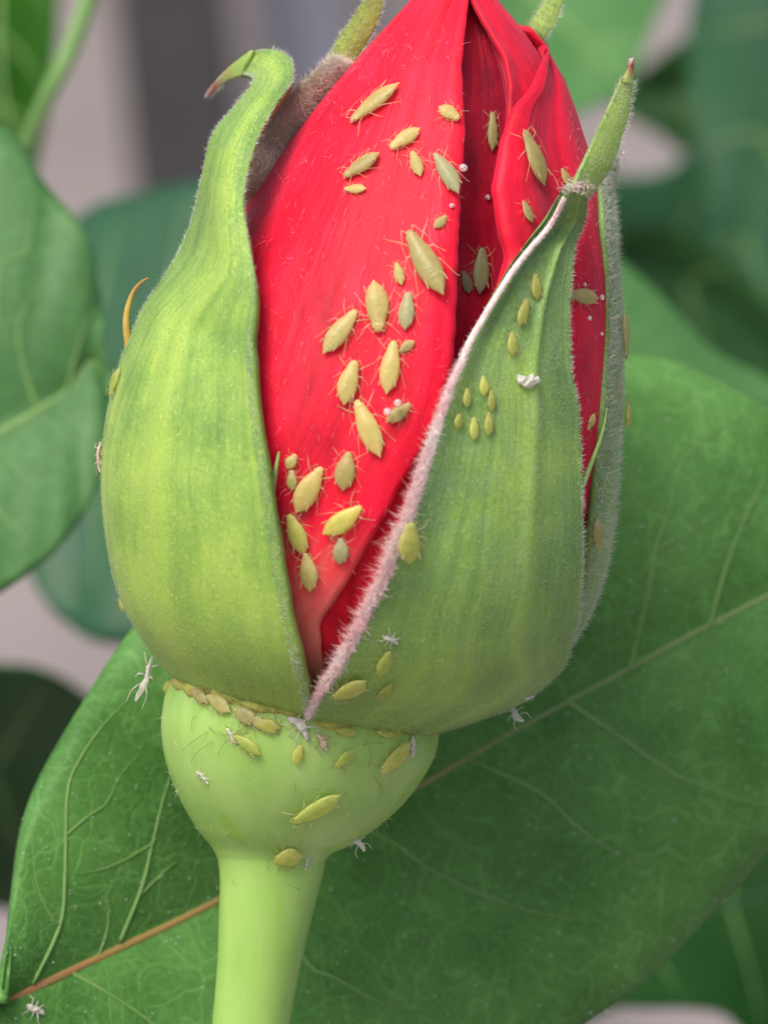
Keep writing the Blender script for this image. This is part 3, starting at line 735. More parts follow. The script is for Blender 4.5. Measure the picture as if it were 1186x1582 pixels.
# pale left sepal with the hooked tip
S1E = [(392, 400), (399, 440), (398, 520), (404, 600), (411, 680), (424, 760), (436, 850), (451, 950), (470, 1040), (482, 1110)]
def s1rad(u, v): return 0.014 * bump_at(u, 0.62, 0.05) * (0.3 + v) + 0.010 * bump_at(u, 0.45, 0.10) + 0.012 * bump_at(u, 1.0, 0.03) + 0.02 * u + 0.05 * max(0, (u - 0.75) / 0.25) ** 2 * min(1, 4 * v)
rows = sheet_rows(SE, np.linspace(0.0, 7.0, 18), lambda v: -128 + 36 * v, S1E, NC, s1rad); rows = tuck(rows)
rows += strip_rows([((270, 398, -.02), (394, 436, -.70)), ((297, 335, -.10), (382, 362, -.62)), ((311, 272, -.18), (377, 300, -.52)), ((328, 208, -.2), (396, 220, -.42)),
                    ((360, 166, -.12), (426, 160, -.28)), ((388, 132, 0), (452, 122, -.10))], NC, 0.22)
rows += strip_rows([((388, 120, .10), (444, 86, .04)), ((374, 116, .22), (402, 76, .18)), ((352, 124, .38), (357, 102, .34)), ((330, 141, .52), (328, 132, .5)), ((322, 147, .56), (321, 145, .56))], NC, 0.12)
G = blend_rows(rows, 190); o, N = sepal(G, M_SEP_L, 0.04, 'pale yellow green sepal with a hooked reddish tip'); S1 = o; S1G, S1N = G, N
add_fuzz(G, N, o, 20000, 2400, (0.004, 0.009), (0.010, 0.022), w=0.0006, mat=M_HAIR_SEP, edge_mat=M_HAIR)
tip = strip_rows([((372, 117.5, .225), (388, 77, .185)), ((352, 124.5, .375), (357, 101, .335)), ((338, 134, .47), (341, 117, .43)), ((326, 146, .54), (326, 134, .51)), ((318, 152, .57), (316, 148, .57))], 12, 0.16)
TG = blend_rows(tip, 30); TG[:, :, 1] -= 0.008; TN = grid_normals(TG); fl = TN[15, 6, 1] > 0
sheet('red_point', TG, M_HOOK, o, STEM_FOOT, 0.02, fl)
def lobe(path, r0, r1, mat, parent, flat=0.5):
    P = crom(np.array([U(*q) for q in path]), 20)
    v, f = tube(P, r0 + (r1 - r0) * np.linspace(0, 1, 20) ** 0.8, 8, flat); return mesh_obj('lobe', v, f, mat, parent, STEM_FOOT)
lobe([(212, 590, -.03), (201, 545, -.02), (195, 495, 0), (203, 458, .02), (216, 438, .03), (230, 429, .04)], 0.022, 0.003, M_BROWN, o)
lobe([(416, 785, -.80), (420, 755, -.84), (426, 725, -.86), (431, 698, -.85)], 0.022, 0.003, M_LOBE, o)

# downy right sepal, its left margin pink with felt
S2L = [(884, 290), (860, 318), (830, 352), (780, 420), (732, 500), (692, 590), (662, 680), (632, 780), (600, 870), (560, 960), (522, 1030), (488, 1085), (470, 1120)]
S2R = [(905, 300), (893, 340), (880, 375), (871, 450), (871, 550), (885, 640), (890, 740), (893, 850), (887, 940), (866, 1020), (850, 1050)]
def s2rad(u, v): return 0.02 + 0.045 * bump_at(u, 0.0, 0.10) + 0.018 * bump_at(u, 0.62, 0.05) * (0.2 + v) + 0.008 * bump_at(u, 1, 0.04)
def s2right(v): return 0
ts = np.linspace(0.0, 9.25, 26); rows = []
for i, t in enumerate(ts):
    v = i / (len(ts) - 1); a = SE.edge(t, S2L)
    b = SE.edge(t, S2R)
    if t < 2.2: b = max(b, R(74 + 18 * (1 - t / 2.2)))
    rows.append([SE.pt(t, a + (b - a) * k / (NC - 1), s2rad(k / (NC - 1), v)) for k in range(NC)])
rows = tuck(rows); rows += strip_rows([((884, 290, -.66), (908, 300, -.56)), ((890, 280, -.64), (914, 288, -.55))], NC, 0.15)
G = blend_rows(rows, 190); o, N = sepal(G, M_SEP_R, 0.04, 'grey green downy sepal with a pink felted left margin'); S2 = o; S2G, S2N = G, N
add_fuzz(G, N, o, 26000, 1500, (0.004, 0.010), (0.010, 0.022), edges=(1,), w=0.0006, mat=M_HAIR_SEP, edge_mat=M_HAIR)
# leafy point
tip = strip_rows([((886, 296, -.655), (906, 306, -.57)), ((892, 276, -.645), (924, 288, -.545)), ((904, 248, -.63), (945, 256, -.53)), ((920, 212, -.6), (958, 220, -.52)), ((938, 172, -.57), (969, 184, -.51)), ((952, 142, -.55), (975, 152, -.505)), ((962, 120, -.54), (978, 126, -.505))], 20, 0.07)
TG = blend_rows(tip, 60); TN = grid_normals(TG); fl = TN[30, 10, 1] > 0
sheet('sepal_tip', TG, M_SEP_T, o, STEM_FOOT, 0.022, fl)
add_fuzz(TG, -TN if fl else TN, o, 900, 260, (0.005, 0.010), (0.012, 0.026), w=0.0007)
# reddish point
tip = strip_rows([((959, 126, -.545), (977.5, 132, -.505)), ((966, 112, -.53), (979, 114, -.5)), ((972, 100, -.52), (979, 101, -.5)), ((978, 88, -.5), (979, 88, -.5))], 10, 0.2)
TG = blend_rows(tip, 16); TN = grid_normals(TG); fl = TN[8, 5, 1] > 0
sheet('red_point', TG, M_REDTIP, o, STEM_FOOT, 0.022, fl)
# pink felted margin: a rolled edge with long felt combed toward the petals
nr = G.shape[0]; a0, a1 = int(nr * 0.01), int(nr * 0.955)
mp = G[a0:a1, 0] - N[a0:a1, 1] * 0.013; k = np.linspace(0, 1, len(mp))
mr = 0.010 + 0.007 * np.sin(np.pi * np.clip(k * 1.05, 0, 1)) ** 0.6
v, f = tube(mp, mr, 10); mesh_obj('margin', v, f, M_MARGIN, o, STEM_FOOT)
nh = 14000; ii = rng.integers(0, len(mp) - 1, nh); pp = mp[ii] + (mp[ii + 1] - mp[ii]) * rng.random((nh, 1))
tv = mp[ii + 1] - mp[ii]; tv /= np.linalg.norm(tv, axis=1, keepdims=True)
nn = N[a0:a1, 1][ii]; outv = G[a0:a1, 0][ii] - G[a0:a1, 3][ii]; outv /= np.linalg.norm(outv, axis=1, keepdims=True)
ang = rng.uniform(-0.9, 2.3, (nh, 1))
rad = outv * np.cos(ang) + nn * np.sin(ang)
v, f = hairs(pp + rad * (mr[ii][:, None] * 0.8), rad + tv * rng.normal(0.5, 0.5, (nh, 1)) + rng.normal(size=pp.shape) * 0.4, rng.uniform(0.006, 0.024, nh) * rng.choice([1.0, 1.0, 1.0, 1.7], nh) * np.where(ang[:, 0] > 1.2, 0.6, 1.0) * (0.4 + 1.2 * np.sin(np.pi * np.clip(ii / len(mp) * 1.25, 0, 1)) ** 0.9), 0.0011)
tag(mesh_obj('margin_felt', v, f, M_HAIR_PINK, o, STEM_FOOT, smooth=False), kind='stuff')
# pale tuft where the leafy point joins
jp = U(890, 290, -.68); nh = 120
v, f = hairs(jp + rng.normal(size=(nh, 3)) * np.array([.03, .012, .012]), rng.normal(size=(nh, 3)) + np.array([-.8, -.6, .3]), rng.uniform(.018, .045, nh), 0.0009)
tag(mesh_obj('tuft', v, f, M_HAIR_PINK, o, STEM_FOOT, smooth=False), kind='stuff')
lobe([(884, 800, -.50), (894, 765, -.52), (908, 728, -.47), (922, 692, -.40), (932, 660, -.34), (937, 630, -.30)], 0.016, 0.003, M_LOBE, o)

# --- hip and stem
HE = Env([((330, 1020), (620, 1085)), ((270, 1040), (672, 1118)), ((250, 1105), (672, 1165)), ((254, 1166), (641, 1220)), ((272, 1222), (598, 1266)), ((302, 1277), (545, 1304)),
          ((330, 1314), (508, 1322)), ((339, 1350), (499, 1352)), ((338, 1420), (482, 1420)), ((335, 1500), (463, 1500)), ((328, 1582), (448, 1582)), ((318, 1720), (428, 1720)), ((300, 1900), (402, 1900)), ((262, 2150), (362, 2150))], droop=0.03)
def revolve(name, t0, t1, nr, nc, mat, grow):
    rows = np.array([[HE.pt(t, 2 * math.pi * k / nc, grow(t)) for k in range(nc)] for t in np.linspace(t0, t1, nr)])
    fs = grid_faces(nr, nc, flip=False, close=True)
    fs.append([(nr - 1) * nc + k for k in range(nc)]); fs.append(list(range(nc))[::-1])
    o = mesh_obj(name, rows.reshape(-1, 3), fs, mat, bud, STEM_FOOT)
    BVH_SRC.append((rows.reshape(-1, 3), fs[:-2], name)); return o, rows
hip, HG = revolve('hip', 0.0, 7.2, 84, 72, M_HIP, lambda t: -0.018 * max(0, t - 6.0) ** 2 / 1.44)
stem, SG = revolve('stem', 5.3, 13, 90, 72, M_HIP, lambda t: -0.016 * max(0, 6.8 - t) ** 2 / 2.25)
th = np.linspace(-math.pi, math.pi, 120, endpoint=False)
M_COLLAR = simple_mat('yellowed_collar', (0.30, 0.36, 0.06), (0.42, 0.40, 0.09), 14, 0.7, bmp=0.03)
cp = np.array([HE.pt(1.28 + 0.12 * math.sin(3 * q + 1) + 0.07 * math.sin(11 * q), q, -0.020) for q in list(th) + [th[0]]])
v, f = tube(cp, 0.030 + 0.010 * np.sin(np.arange(121) * 0.9) * np.sin(np.arange(121) * 0.23) + rng.uniform(-0.005, 0.005, 121) + 0.016 * np.exp(-((np.linspace(-math.pi, math.pi, 121) + 0.7) / 0.5) ** 2), 8, 1.0, (0, 0, 1))
mesh_obj('collar', v, f, M_COLLAR, bud, STEM_FOOT)
HN = grid_normals(HG); HN = np.where((HN * (HG - HG.mean(1, keepdims=True))).sum(2, keepdims=True) < 0, -HN, HN)
# dark stray hairs near the groove, pale down on the hip
p_, n_, d_ = sample_grid(HG, HN, 260, 0.0, 1.0, 0.18, 0.75)
v, f = hairs(p_, n_ * 0.5 + rng.normal(size=p_.shape) * 0.7, rng.uniform(0.01, 0.03, 260), 0.0008)
tag(mesh_obj('down', v, f, M_HAIR, hip, STEM_FOOT, smooth=False), kind='stuff')

# ------------------------------------------------------------------ surfaces for resting insects
allv, allf, base = [], [], 0
for v, f, nme in BVH_SRC:
    allv += [Vector(q) for q in v]; allf += [[i + base for i in q] for q in f]; base += len(v)
BVH = BVHTree.FromPolygons(allv, allf)
EYE = Vector((0, -DIST, 0))
def hit(px, py):
    d = (Vector(U(px, py, 0)) - EYE).normalized(); h = BVH.ray_cast(EYE, d)
    if h[0] is None or h[0].y > 0.45: return None
    n = h[1] if h[1].dot(d) < 0 else -h[1]
    return h[0], n

# ------------------------------------------------------------------ aphids
def body_mesh(name, fat, headw, taper, bend=0.0):
    K, n = 26, 16; vs_ = []
    ps = [0, .03, .08, .13, .17, .25, .36, .48, .60, .70, .80, .88, .93, .97, 1.0]
    pw = [.12, .38, .50, .53, .56, .70, .88, .98, 1.0, .95, .80, .56, .30, .13, .05]
    for i in range(K):
        s = i / (K - 1)                          # 0 head .. 1 tail
        x = 0.5 - s
        w = fat * float(np.interp(s, ps, pw)) * (headw if s < 0.2 else 1) * (1 - taper * max(0, s - 0.65))
        w *= 1 + 0.010 * math.sin(s * 75)         # body rings
        for k in range(n):
            a = 2 * math.pi * k / n; c, sn = math.cos(a), math.sin(a)
            vs_.append((x, w * c + 0.03 * bend * math.sin(math.pi * s), 0.13 + 0.02 * math.sin(math.pi * s) + w * sn * (0.72 if sn > 0 else 0.45)))
    f = grid_faces(K, n, close=True); f.append(list(range(n))[::-1]); f.append([(K - 1) * n + k for k in range(n)])
    me = bpy.data.meshes.new(name); me.from_pydata(vs_, [], f); me.polygons.foreach_set('use_smooth', [True] * len(f)); return me
def tube_mesh(name, path, r0, r1, n=5, M=9):
    P = crom(np.array(path, float), M); v, f = tube(P, np.linspace(r0, r1, M), n, 1.0, (0.3, 0.2, 1.0))
    me = bpy.data.meshes.new(name); me.from_pydata(v.tolist(), [], f); me.polygons.foreach_set('use_smooth', [True] * len(f)); return me
def aphid_mat(name, c1, c2, inner):
    m, nt, b = new_mat(name)
    tc = node(nt, 'ShaderNodeTexCoord'); ob = tc.outputs['Object']
    oi = node(nt, 'ShaderNodeObjectInfo')
    n1 = noise(nt, ob, 5.0, 3); col = ramp(nt, n1, [(0.35, c1), (0.65, c2)])
    sx = node(nt, 'ShaderNodeSeparateXYZ'); nt.links.new(ob, sx.inputs[0])
    gx = math_n(nt, 'MULTIPLY', math_n(nt, 'ADD', sx.outputs[0], 0.08), 3.4); gy = math_n(nt, 'MULTIPLY', sx.outputs[1], 7.0)
    rr = math_n(nt, 'SQRT', math_n(nt, 'ADD', math_n(nt, 'MULTIPLY', gx, gx), math_n(nt, 'MULTIPLY', gy, gy)))
    gut = smooth_range(nt, math_n(nt, 'ADD', rr, math_n(nt, 'MULTIPLY', n1, 0.6)), 0.4, 1.4, 0.6, 0.0)
    col = mix(nt, gut, col, inner)
    hs = node(nt, 'ShaderNodeHueSaturation'); nt.links.new(col, hs.inputs['Color'])
    mr_ = node(nt, 'ShaderNodeMapRange'); nt.links.new(oi.outputs['Random'], mr_.inputs[0]); mr_.inputs[3].default_value = 0.78; mr_.inputs[4].default_value = 1.12
    nt.links.new(mr_.outputs[0], hs.inputs['Value']); col = hs.outputs[0]
    nt.links.new(col, b.inputs['Base Color']); b.inputs['Roughness'].default_value = 0.32; b.inputs['Specular IOR Level'].default_value = 0.5
    bump(nt, b, noise(nt, mapped(nt, ob, (22, 3, 3)), 1.0, 3), 0.015, 0.25)
    # soft translucent body: light passes through, a little of what lies beneath shows
    t = node(nt, 'ShaderNodeBsdfTranslucent'); nt.links.new(col, t.inputs[0])
    tr = node(nt, 'ShaderNodeBsdfTransparent'); nt.links.new(mix(nt, 0.8, col, (1.0, 0.95, 0.75)), tr.inputs[0])
    m1 = node(nt, 'ShaderNodeMixShader'); m1.inputs[0].default_value = 0.22
    nt.links.new(b.outputs[0], m1.inputs[1]); nt.links.new(t.outputs[0], m1.inputs[2])
    m2 = node(nt, 'ShaderNodeMixShader'); m2.inputs[0].default_value = 0.38
    nt.links.new(m1.outputs[0], m2.inputs[1]); nt.links.new(tr.outputs[0], m2.inputs[2])
    nt.links.new(m2.outputs[0], nt.nodes['Material Output'].inputs[0])
    return m
AM = {'olive': aphid_mat('olive_aphid', (0.558, 0.522, 0.198), (0.666, 0.621, 0.270), (0.396, 0.441, 0.108)),
      'gold': aphid_mat('golden_aphid', (0.62, 0.55, 0.19), (0.72, 0.645, 0.27), (0.48, 0.48, 0.115)),
      'grey': aphid_mat('grey_green_aphid', (0.450, 0.477, 0.252), (0.540, 0.558, 0.324), (0.342, 0.414, 0.162)),
      'green': aphid_mat('lime_aphid', (0.486, 0.594, 0.117), (0.612, 0.684, 0.198), (0.378, 0.522, 0.072)),
      'yellow': aphid_mat('yellow_aphid', (0.594, 0.621, 0.144), (0.720, 0.720, 0.234), (0.486, 0.558, 0.090)),
      'brown': aphid_mat('tan_aphid', (0.558, 0.513, 0.216), (0.648, 0.603, 0.288), (0.450, 0.423, 0.135))}
M_LEG = simple_mat('aphid_leg', (0.58, 0.46, 0.24), (0.68, 0.58, 0.34), 4, 0.5, trans=0.3)
M_ANT = simple_mat('aphid_antenna', (0.48, 0.34, 0.18), (0.60, 0.48, 0.28), 4, 0.5)
M_EYE = simple_mat('aphid_eye', (0.05, 0.01, 0.008), (0.08, 0.02, 0.01), 4, 0.3)
M_SKIN = simple_mat('shed_skin', (0.62, 0.58, 0.50), (0.80, 0.78, 0.72), 12, 0.6, trans=0.25)
M_SKIN_TAN = simple_mat('tan_shed_skin', (0.46, 0.34, 0.22), (0.66, 0.54, 0.42), 12, 0.6, trans=0.2)
BODY = [body_mesh('aphid_body', 0.24, 1.0, 0.3), body_mesh('aphid_body', 0.25, 1.1, 0.1), body_mesh('aphid_body', 0.225, 0.95, 0.5), body_mesh('aphid_body', 0.245, 1.05, 0.2, 1.0), body_mesh('aphid_body', 0.24, 0.9, 0.35, -1.0), body_mesh('aphid_body', 0.26, 0.9, 0.0, 0.5)]
LEGS = []
def jointed(name, pts, rads, n=5):
    P, rr = [], []
    for (p0, p1, r0, r1) in zip(pts[:-1], pts[1:], rads[:-1], rads[1:]):
        for t_ in (0.0, 0.12, 0.88): P.append(np.array(p0) * (1 - t_) + np.array(p1) * t_); rr.append(r0 * (1 - t_) + r1 * t_)
    P.append(np.array(pts[-1])); rr.append(rads[-1])
    v, f = tube(P, rr, n, 1.0, (0.3, 0.2, 1.0))
    me = bpy.data.meshes.new(name); me.from_pydata(v.tolist(), [], f); me.polygons.foreach_set('use_smooth', [True] * len(f)); return me
for sgn in (-1, 1):
    for x0, xk, xf in ((0.29, 0.40, 0.52), (0.19, 0.16, 0.08), (0.10, -0.06, -0.30)):
        LEGS.append(jointed('aphid_leg', [(x0, sgn * 0.10, 0.10), (xk, sgn * 0.27, 0.19), (xf, sgn * 0.40, 0.015), (xf + (0.04 if xf > 0.3 else -0.04), sgn * 0.44, 0.004)], (0.013, 0.011, 0.006, 0.005)))
ANTS = [jointed('aphid_antenna', [(0.47, s * 0.06, 0.17), (0.52, s * 0.12, 0.23), (0.30, s * 0.26, 0.27), (-0.12, s * 0.34, 0.24)], (0.009, 0.007, 0.004, 0.002)) for s in (-1, 1)]
CORN = [tube_mesh('aphid_cornicle', [(-0.20, s * 0.15, 0.22), (-0.28, s * 0.185, 0.27), (-0.37, s * 0.20, 0.30)], 0.020, 0.013, 6, 5) for s in (-1, 1)]
def ico_mesh(name, r, c):
    v, f = [], []
    for i in range(5):
        a = math.pi * i / 4
        for k in range(6): v.append((c[0] + r * math.sin(a) * math.cos(k * math.pi / 3), c[1] + r * math.sin(a) * math.sin(k * math.pi / 3), c[2] + r * math.cos(a)))
    me = bpy.data.meshes.new(name); me.from_pydata(v, [], grid_faces(5, 6, close=True)); me.polygons.foreach_set('use_smooth', [True] * 24); return me
EYES = [ico_mesh('aphid_eye', 0.022, (0.44, s * 0.085, 0.17)) for s in (-1, 1)]
for me in BODY: me.materials.append(AM['olive'])
for me in LEGS: me.materials.append(M_LEG)
for me in ANTS: me.materials.append(M_ANT)
for me in CORN: me.materials.append(M_LEG)
for me in EYES: me.materials.append(M_EYE)
def child(name, me, root, mat=None):
    o = bpy.data.objects.new(name, me); C.objects.link(o); o.parent = root
    if mat: o.material_slots[0].link = 'OBJECT'; o.material_slots[0].material = mat
    return o
def seat(hx, hy, tx, ty, force=None):
    """pose on the surface: origin, rotation; head towards (hx, hy)"""
    mx, my = (hx + tx) / 2, (hy + ty) / 2
    h = hit(mx, my)
    d = Vector((hx - tx, 0, -(hy - ty))).normalized()
    if force is not None:
        p_ = Vector(U(mx, my, force)); loc, n, _, _ = BVH.find_nearest(p_)
        out = (p_ - loc); n = n if n.dot(Vector((p_.x, -1e-3, 0))) > 0 else -n
        h = (p_, n)
    elif h is None:
        p_ = Vector(U(mx, my, 0)); loc, n, _, _ = BVH.find_nearest(p_); h = (loc, n if n.dot(loc - Vector((0, 0, loc.z))) > 0 else -n)
    p_, n = h
    if force is None and n.y > -0.6:             # grazing: lean the insect a little toward the open side
        n = (n + Vector((0, -0.6, 0))).normalized()
    x = (d - n * d.dot(n)).normalized(); y = n.cross(x)
    return p_, Matrix((x, y, n)).transposed().to_4x4(), x
APH_GROUP = {'p': 'aphids feeding on the red petals', 's': 'aphids feeding on the green sepals', 'h': 'aphids around the hip and stem'}
def aphid(hx, hy, tx, ty, w, col, grp, label, force=None):
    L = math.hypot(hx - tx, hy - ty) / PPC; W = w / PPC
    p_, rot, x = seat(hx, hy, tx, ty, force)
    fore = max(0.62, math.hypot(x.x, x.z)); L = L / fore * 1.02
    root = empty('aphid', p_ + rot.to_3x3().col[2] * (0.035 if 'broad yellow' in label else 0.004))
    root.rotation_euler = rot.to_euler()
    sy = W / 0.50; sz = (sy + L * 0.5) / 2 * 0.85
    root.scale = (L, sy, sz)
    tag(root, label, 'aphid', APH_GROUP[grp])
    bd = child('body', random.choice(BODY), root, AM[col])
    small = L < 0.085
    for me in LEGS: child('leg', me, root)
    for me in ANTS: child('antenna', me, root)
    if not small:
        for me in CORN: child('cornicle', me, root)
        for me in EYES: child('eye', me, bd)
    return root

APHIDS = [
 (545,189,620,135,34,'olive','p','large olive aphid highest on the left petal, slanting up right'),
 (605,233,647,199,24,'gold','p','golden aphid just below right of the highest olive aphid'),
 (533,273,588,241,27,'olive','p','olive aphid at left, directly above the tiny flat lying one'),
 (534,290,566,297,15,'gold','p','tiny golden aphid lying flat beneath a slanting olive one'),
 (637,236,651,275,20,'gold','p','small upright golden aphid below the slanting golden one'),
 (708,188,680,165,24,'gold','p','pale golden aphid at the upper edge of the dark cleft'),
 (674,239,706,303,28,'grey','p','greenish aphid beside the droplets at the edge of the dark cleft'),
 (634,361,684,458,40,'olive','p','largest aphid on the left petal, mid height, by the cleft'),
 (612,408,622,442,18,'gold','p','small golden aphid touching the left of the largest petal aphid'),
 (688,334,671,354,16,'olive','p','small olive aphid just above the largest petal aphid'),
 (745,385,735,455,28,'grey','p','pale grey aphid deep in the dark cleft, right one of two'),
 (715,420,722,455,18,'grey','p','thin grey aphid deep in the dark cleft, left one of two'),
 (762,175,755,235,17,'brown','p','brownish aphid in shade along the folded edge, top of the cleft'),
 (804,205,834,288,38,'olive','p','plump aphid with a narrow neck on the right petal above the tuft'),
 (866,262,878,293,18,'gold','p','small aphid at the tuft where the right sepal point begins'),
 (806,312,818,345,18,'brown','p','small aphid half hidden at the upper pink margin of the right sepal'),
 (586,514,577,437,36,'gold','p','golden aphid upright in mid petal, above a pair of slanting ones'),
 (549,482,503,548,32,'olive','p','leftmost mid petal aphid, slanting down to the left'),
 (630,454,628,511,25,'grey','p','grey green aphid below the largest petal aphid'),
 (608,530,599,609,31,'gold','p','long golden aphid right of centre, with a small one at its shoulder'),
 (618,545,640,528,16,'brown','p','small brownish aphid at the shoulder of the long golden one'),
 (548,560,533,626,31,'gold','p','golden aphid with a pale spot, left of the long golden one'),
 (552,622,588,705,34,'gold','p','golden aphid slanting down right, left of the two white beads'),
 (633,625,597,652,22,'olive','p','olive aphid carrying two white beads of honeydew'),
 (458,703,444,724,18,'olive','p','tiny aphid by the green lobe of the left sepal, upper of two'),
 (452,727,452,757,16,'olive','p','tiny aphid by the green lobe of the left sepal, lower of two'),
 (498,724,459,790,33,'gold','p','plump golden aphid low on the petal, slanting down left'),
 (540,700,531,757,30,'gold','p','golden aphid with a bright spot, right of the plump slanting one'),
 (559,784,501,823,32,'yellow','p','yellow green aphid lying almost level, low on the petal'),
 (450,795,471,855,30,'yellow','p','yellow aphid at the left sepal edge below the plump golden one'),
 (528,831,524,870,25,'grey','p','small dark green aphid under the level yellow green one'),
 (477,855,479,912,30,'olive','p','lowest aphid on the petal, above the pale pink petal base'),
 (625,806,626,866,36,'yellow','s','broad yellow aphid on the pink margin of the right sepal'),
 (826,424,824,464,20,'yellow','s','topmost of three small aphids in a row high on right sepal'),
 (815,465,796,503,18,'yellow','s','middle of three small aphids in a row high on right sepal'),
 (790,514,787,550,18,'yellow','s','lowest of three small aphids in a row high on right sepal'),
 (745,582,744,612,16,'yellow','s','topmost young aphid in the cluster of six on right sepal'),
 (719,601,717,629,15,'yellow','s','upper left young aphid in the cluster of six on right sepal'),
 (758,604,756,636,15,'yellow','s','upper right young aphid in the cluster of six on right sepal'),
 (706,640,704,662,15,'yellow','s','lower left young aphid in the cluster of six on right sepal'),
 (731,646,729,680,15,'yellow','s','lowest young aphid in the cluster of six on right sepal'),
 (753,638,751,673,15,'yellow','s','lower right young aphid in the cluster of six on right sepal'),
 (873,461,920,457,26,'olive','p','level aphid crossing the right strip of red petal'),
 (958,555,957,478,30,'brown','s','long tan aphid on the right outline, head down', -0.06),
 (951,572,948,622,22,'brown','s','tan aphid on the right outline, between the long tan and round yellow ones', -0.10),
 (962,618,961,662,34,'yellow','s','round yellow aphid bulging from the right outline', -0.05),
 (903,663,918,640,11,'gold','p','tiny aphid on the right strip of red petal'),
 (923,848,915,800,22,'brown','s','tan aphid in the narrow right cleft, upper of two low ones'),
 (906,892,900,842,24,'brown','s','tan aphid in the narrow right cleft, lower of two low ones'),
 (189,926,187,947,14,'yellow','s','tiny yellow aphid on the lower left outline'),
 (322,1078,360,1098,24,'brown','h','tan aphid in the groove under the left sepal, leftmost'),
 (362,1096,400,1114,24,'brown','h','tan aphid in the groove under the left sepal, second from left'),
 (396,1118,434,1124,22,'yellow','h','yellow aphid in the groove under the left sepal, nearest the white skin'),
 (296,1066,326,1084,20,'brown','h','small tan aphid tucked in the far left of the groove by the outline'),
 (384,1106,412,1122,18,'brown','h','small tan aphid squeezed under the sepal between tan and yellow ones'),
 (362,1138,406,1163,20,'green','h','faint green aphid on the hip just below the groove'),
 (522,1082,556,1038,32,'yellow','s','plump yellow aphid at the foot of the pink margin'),
 (595,1003,589,1042,22,'green','s','green aphid low on right sepal beneath a white skin'),
 (599,1050,589,1081,18,'green','s','small green aphid near the bottom edge of right sepal'),
 (518,1128,551,1133,14,'yellow','h','slim yellow aphid lying level under the right sepal edge'),
 (580,1131,607,1135,14,'yellow','h','tiny yellow aphid under the right sepal edge, above the long legged one'),
 (518,1184,545,1157,18,'green','h','small green aphid on the hip left of the long legged one'),
 (580,1184,634,1152,30,'yellow','h','long legged yellow aphid at right of hip, white skin at its tail'),
 (454,1271,521,1219,28,'green','h','largest lime green aphid on the hip, slanting up right'),
 (423,1323,465,1320,36,'yellow','h','round yellow aphid where the hip meets the stem'),
 (465,1150,457,1180,16,'yellow','h','tiny yellow aphid below the white skin at the sepal notch'),
 (172,611,191,569,20,'green','s','green aphid on the left outline below the orange lobe'),
]
for a in APHIDS: aphid(*a)
# the narrow-necked aphid on the right petal and the tiny one clinging above it share one spot; long antennae of outline aphids
# ------------------------------------------------------------------ shed skins
def skin_body(seed):
    r_ = random.Random(seed); K, n = 9, 8; v = []
    for i in range(K):
        s = i / (K - 1); w = 0.13 * math.sin(math.pi * (0.06 + 0.88 * s)) ** 0.7
        for k in range(n):
            a = 2 * math.pi * k / n; q = w * (1 + r_.uniform(-0.38, 0.38))
            v.append((0.5 - s + r_.uniform(-.02, .02), q * math.cos(a) + 0.06 * math.sin(s * 5 + seed), 0.08 + q * 0.8 * math.sin(a)))
    f = grid_faces(K, n, close=True); f.append(list(range(n))[::-1]); f.append([(K - 1) * n + k for k in range(n)])
    me = bpy.data.meshes.new('shed_body'); me.from_pydata(v, [], f); me.materials.append(M_SKIN); return me
SKIN_LEGS = []
for sgn in (-1, 1):
    for k in range(3):
        SKIN_LEGS.append(tube_mesh('shed_leg', [(0.28 - 0.2 * k, sgn * 0.08, 0.08), (0.36 - 0.3 * k, sgn * 0.26, 0.16), (0.46 - 0.42 * k, sgn * 0.34, 0.05), (0.5 - 0.55 * k, sgn * (0.44 - 0.05 * k), 0.01)], 0.022, 0.012, 5, 7))
for me in SKIN_LEGS: me.materials.append(M_SKIN)
SKINS = [
 (800,584,828,591,22,0,'plump white shed skin in the middle of the right sepal'),
 (592,978,612,996,14,0,'white shed skin low on right sepal above a green aphid'),
 (452,1108,475,1138,24,0,'white shed skin at the notch where the two front sepals meet'),
 (490,1135,505,1156,16,1,'reddish tan shed skin on the hip beside the white one at the notch'),
 (628,1140,642,1168,14,0,'white shed skin at the tail of the long legged aphid'),
 (786,1092,805,1114,18,0,'white shed skin hanging below the bottom right of the right sepal'),
 (806,1072,824,1080,10,0,'scrap of white skin on the lower right sepal edge'),
 (545,1290,560,1314,16,0,'white shed skin on the lower right outline of the hip'),
 (236,1018,212,1078,16,0,'long white shed skin dangling off the left sepal base'),
 (304,1194,324,1206,9,0,'tiny white flake on the left of the hip'),
 (350,1128,368,1146,10,0,'pale flake on the hip under the tan aphids'),
 (152,686,158,726,16,1,'tan shed skin on the left outline of the pale sepal'),
 (478,1322,470,1342,10,0,'scrap of pale skin right of the round yellow stem aphid'),
 (40,1556,66,1566,20,0,'white tuft of skin on the vast leaf, bottom left corner'),
]
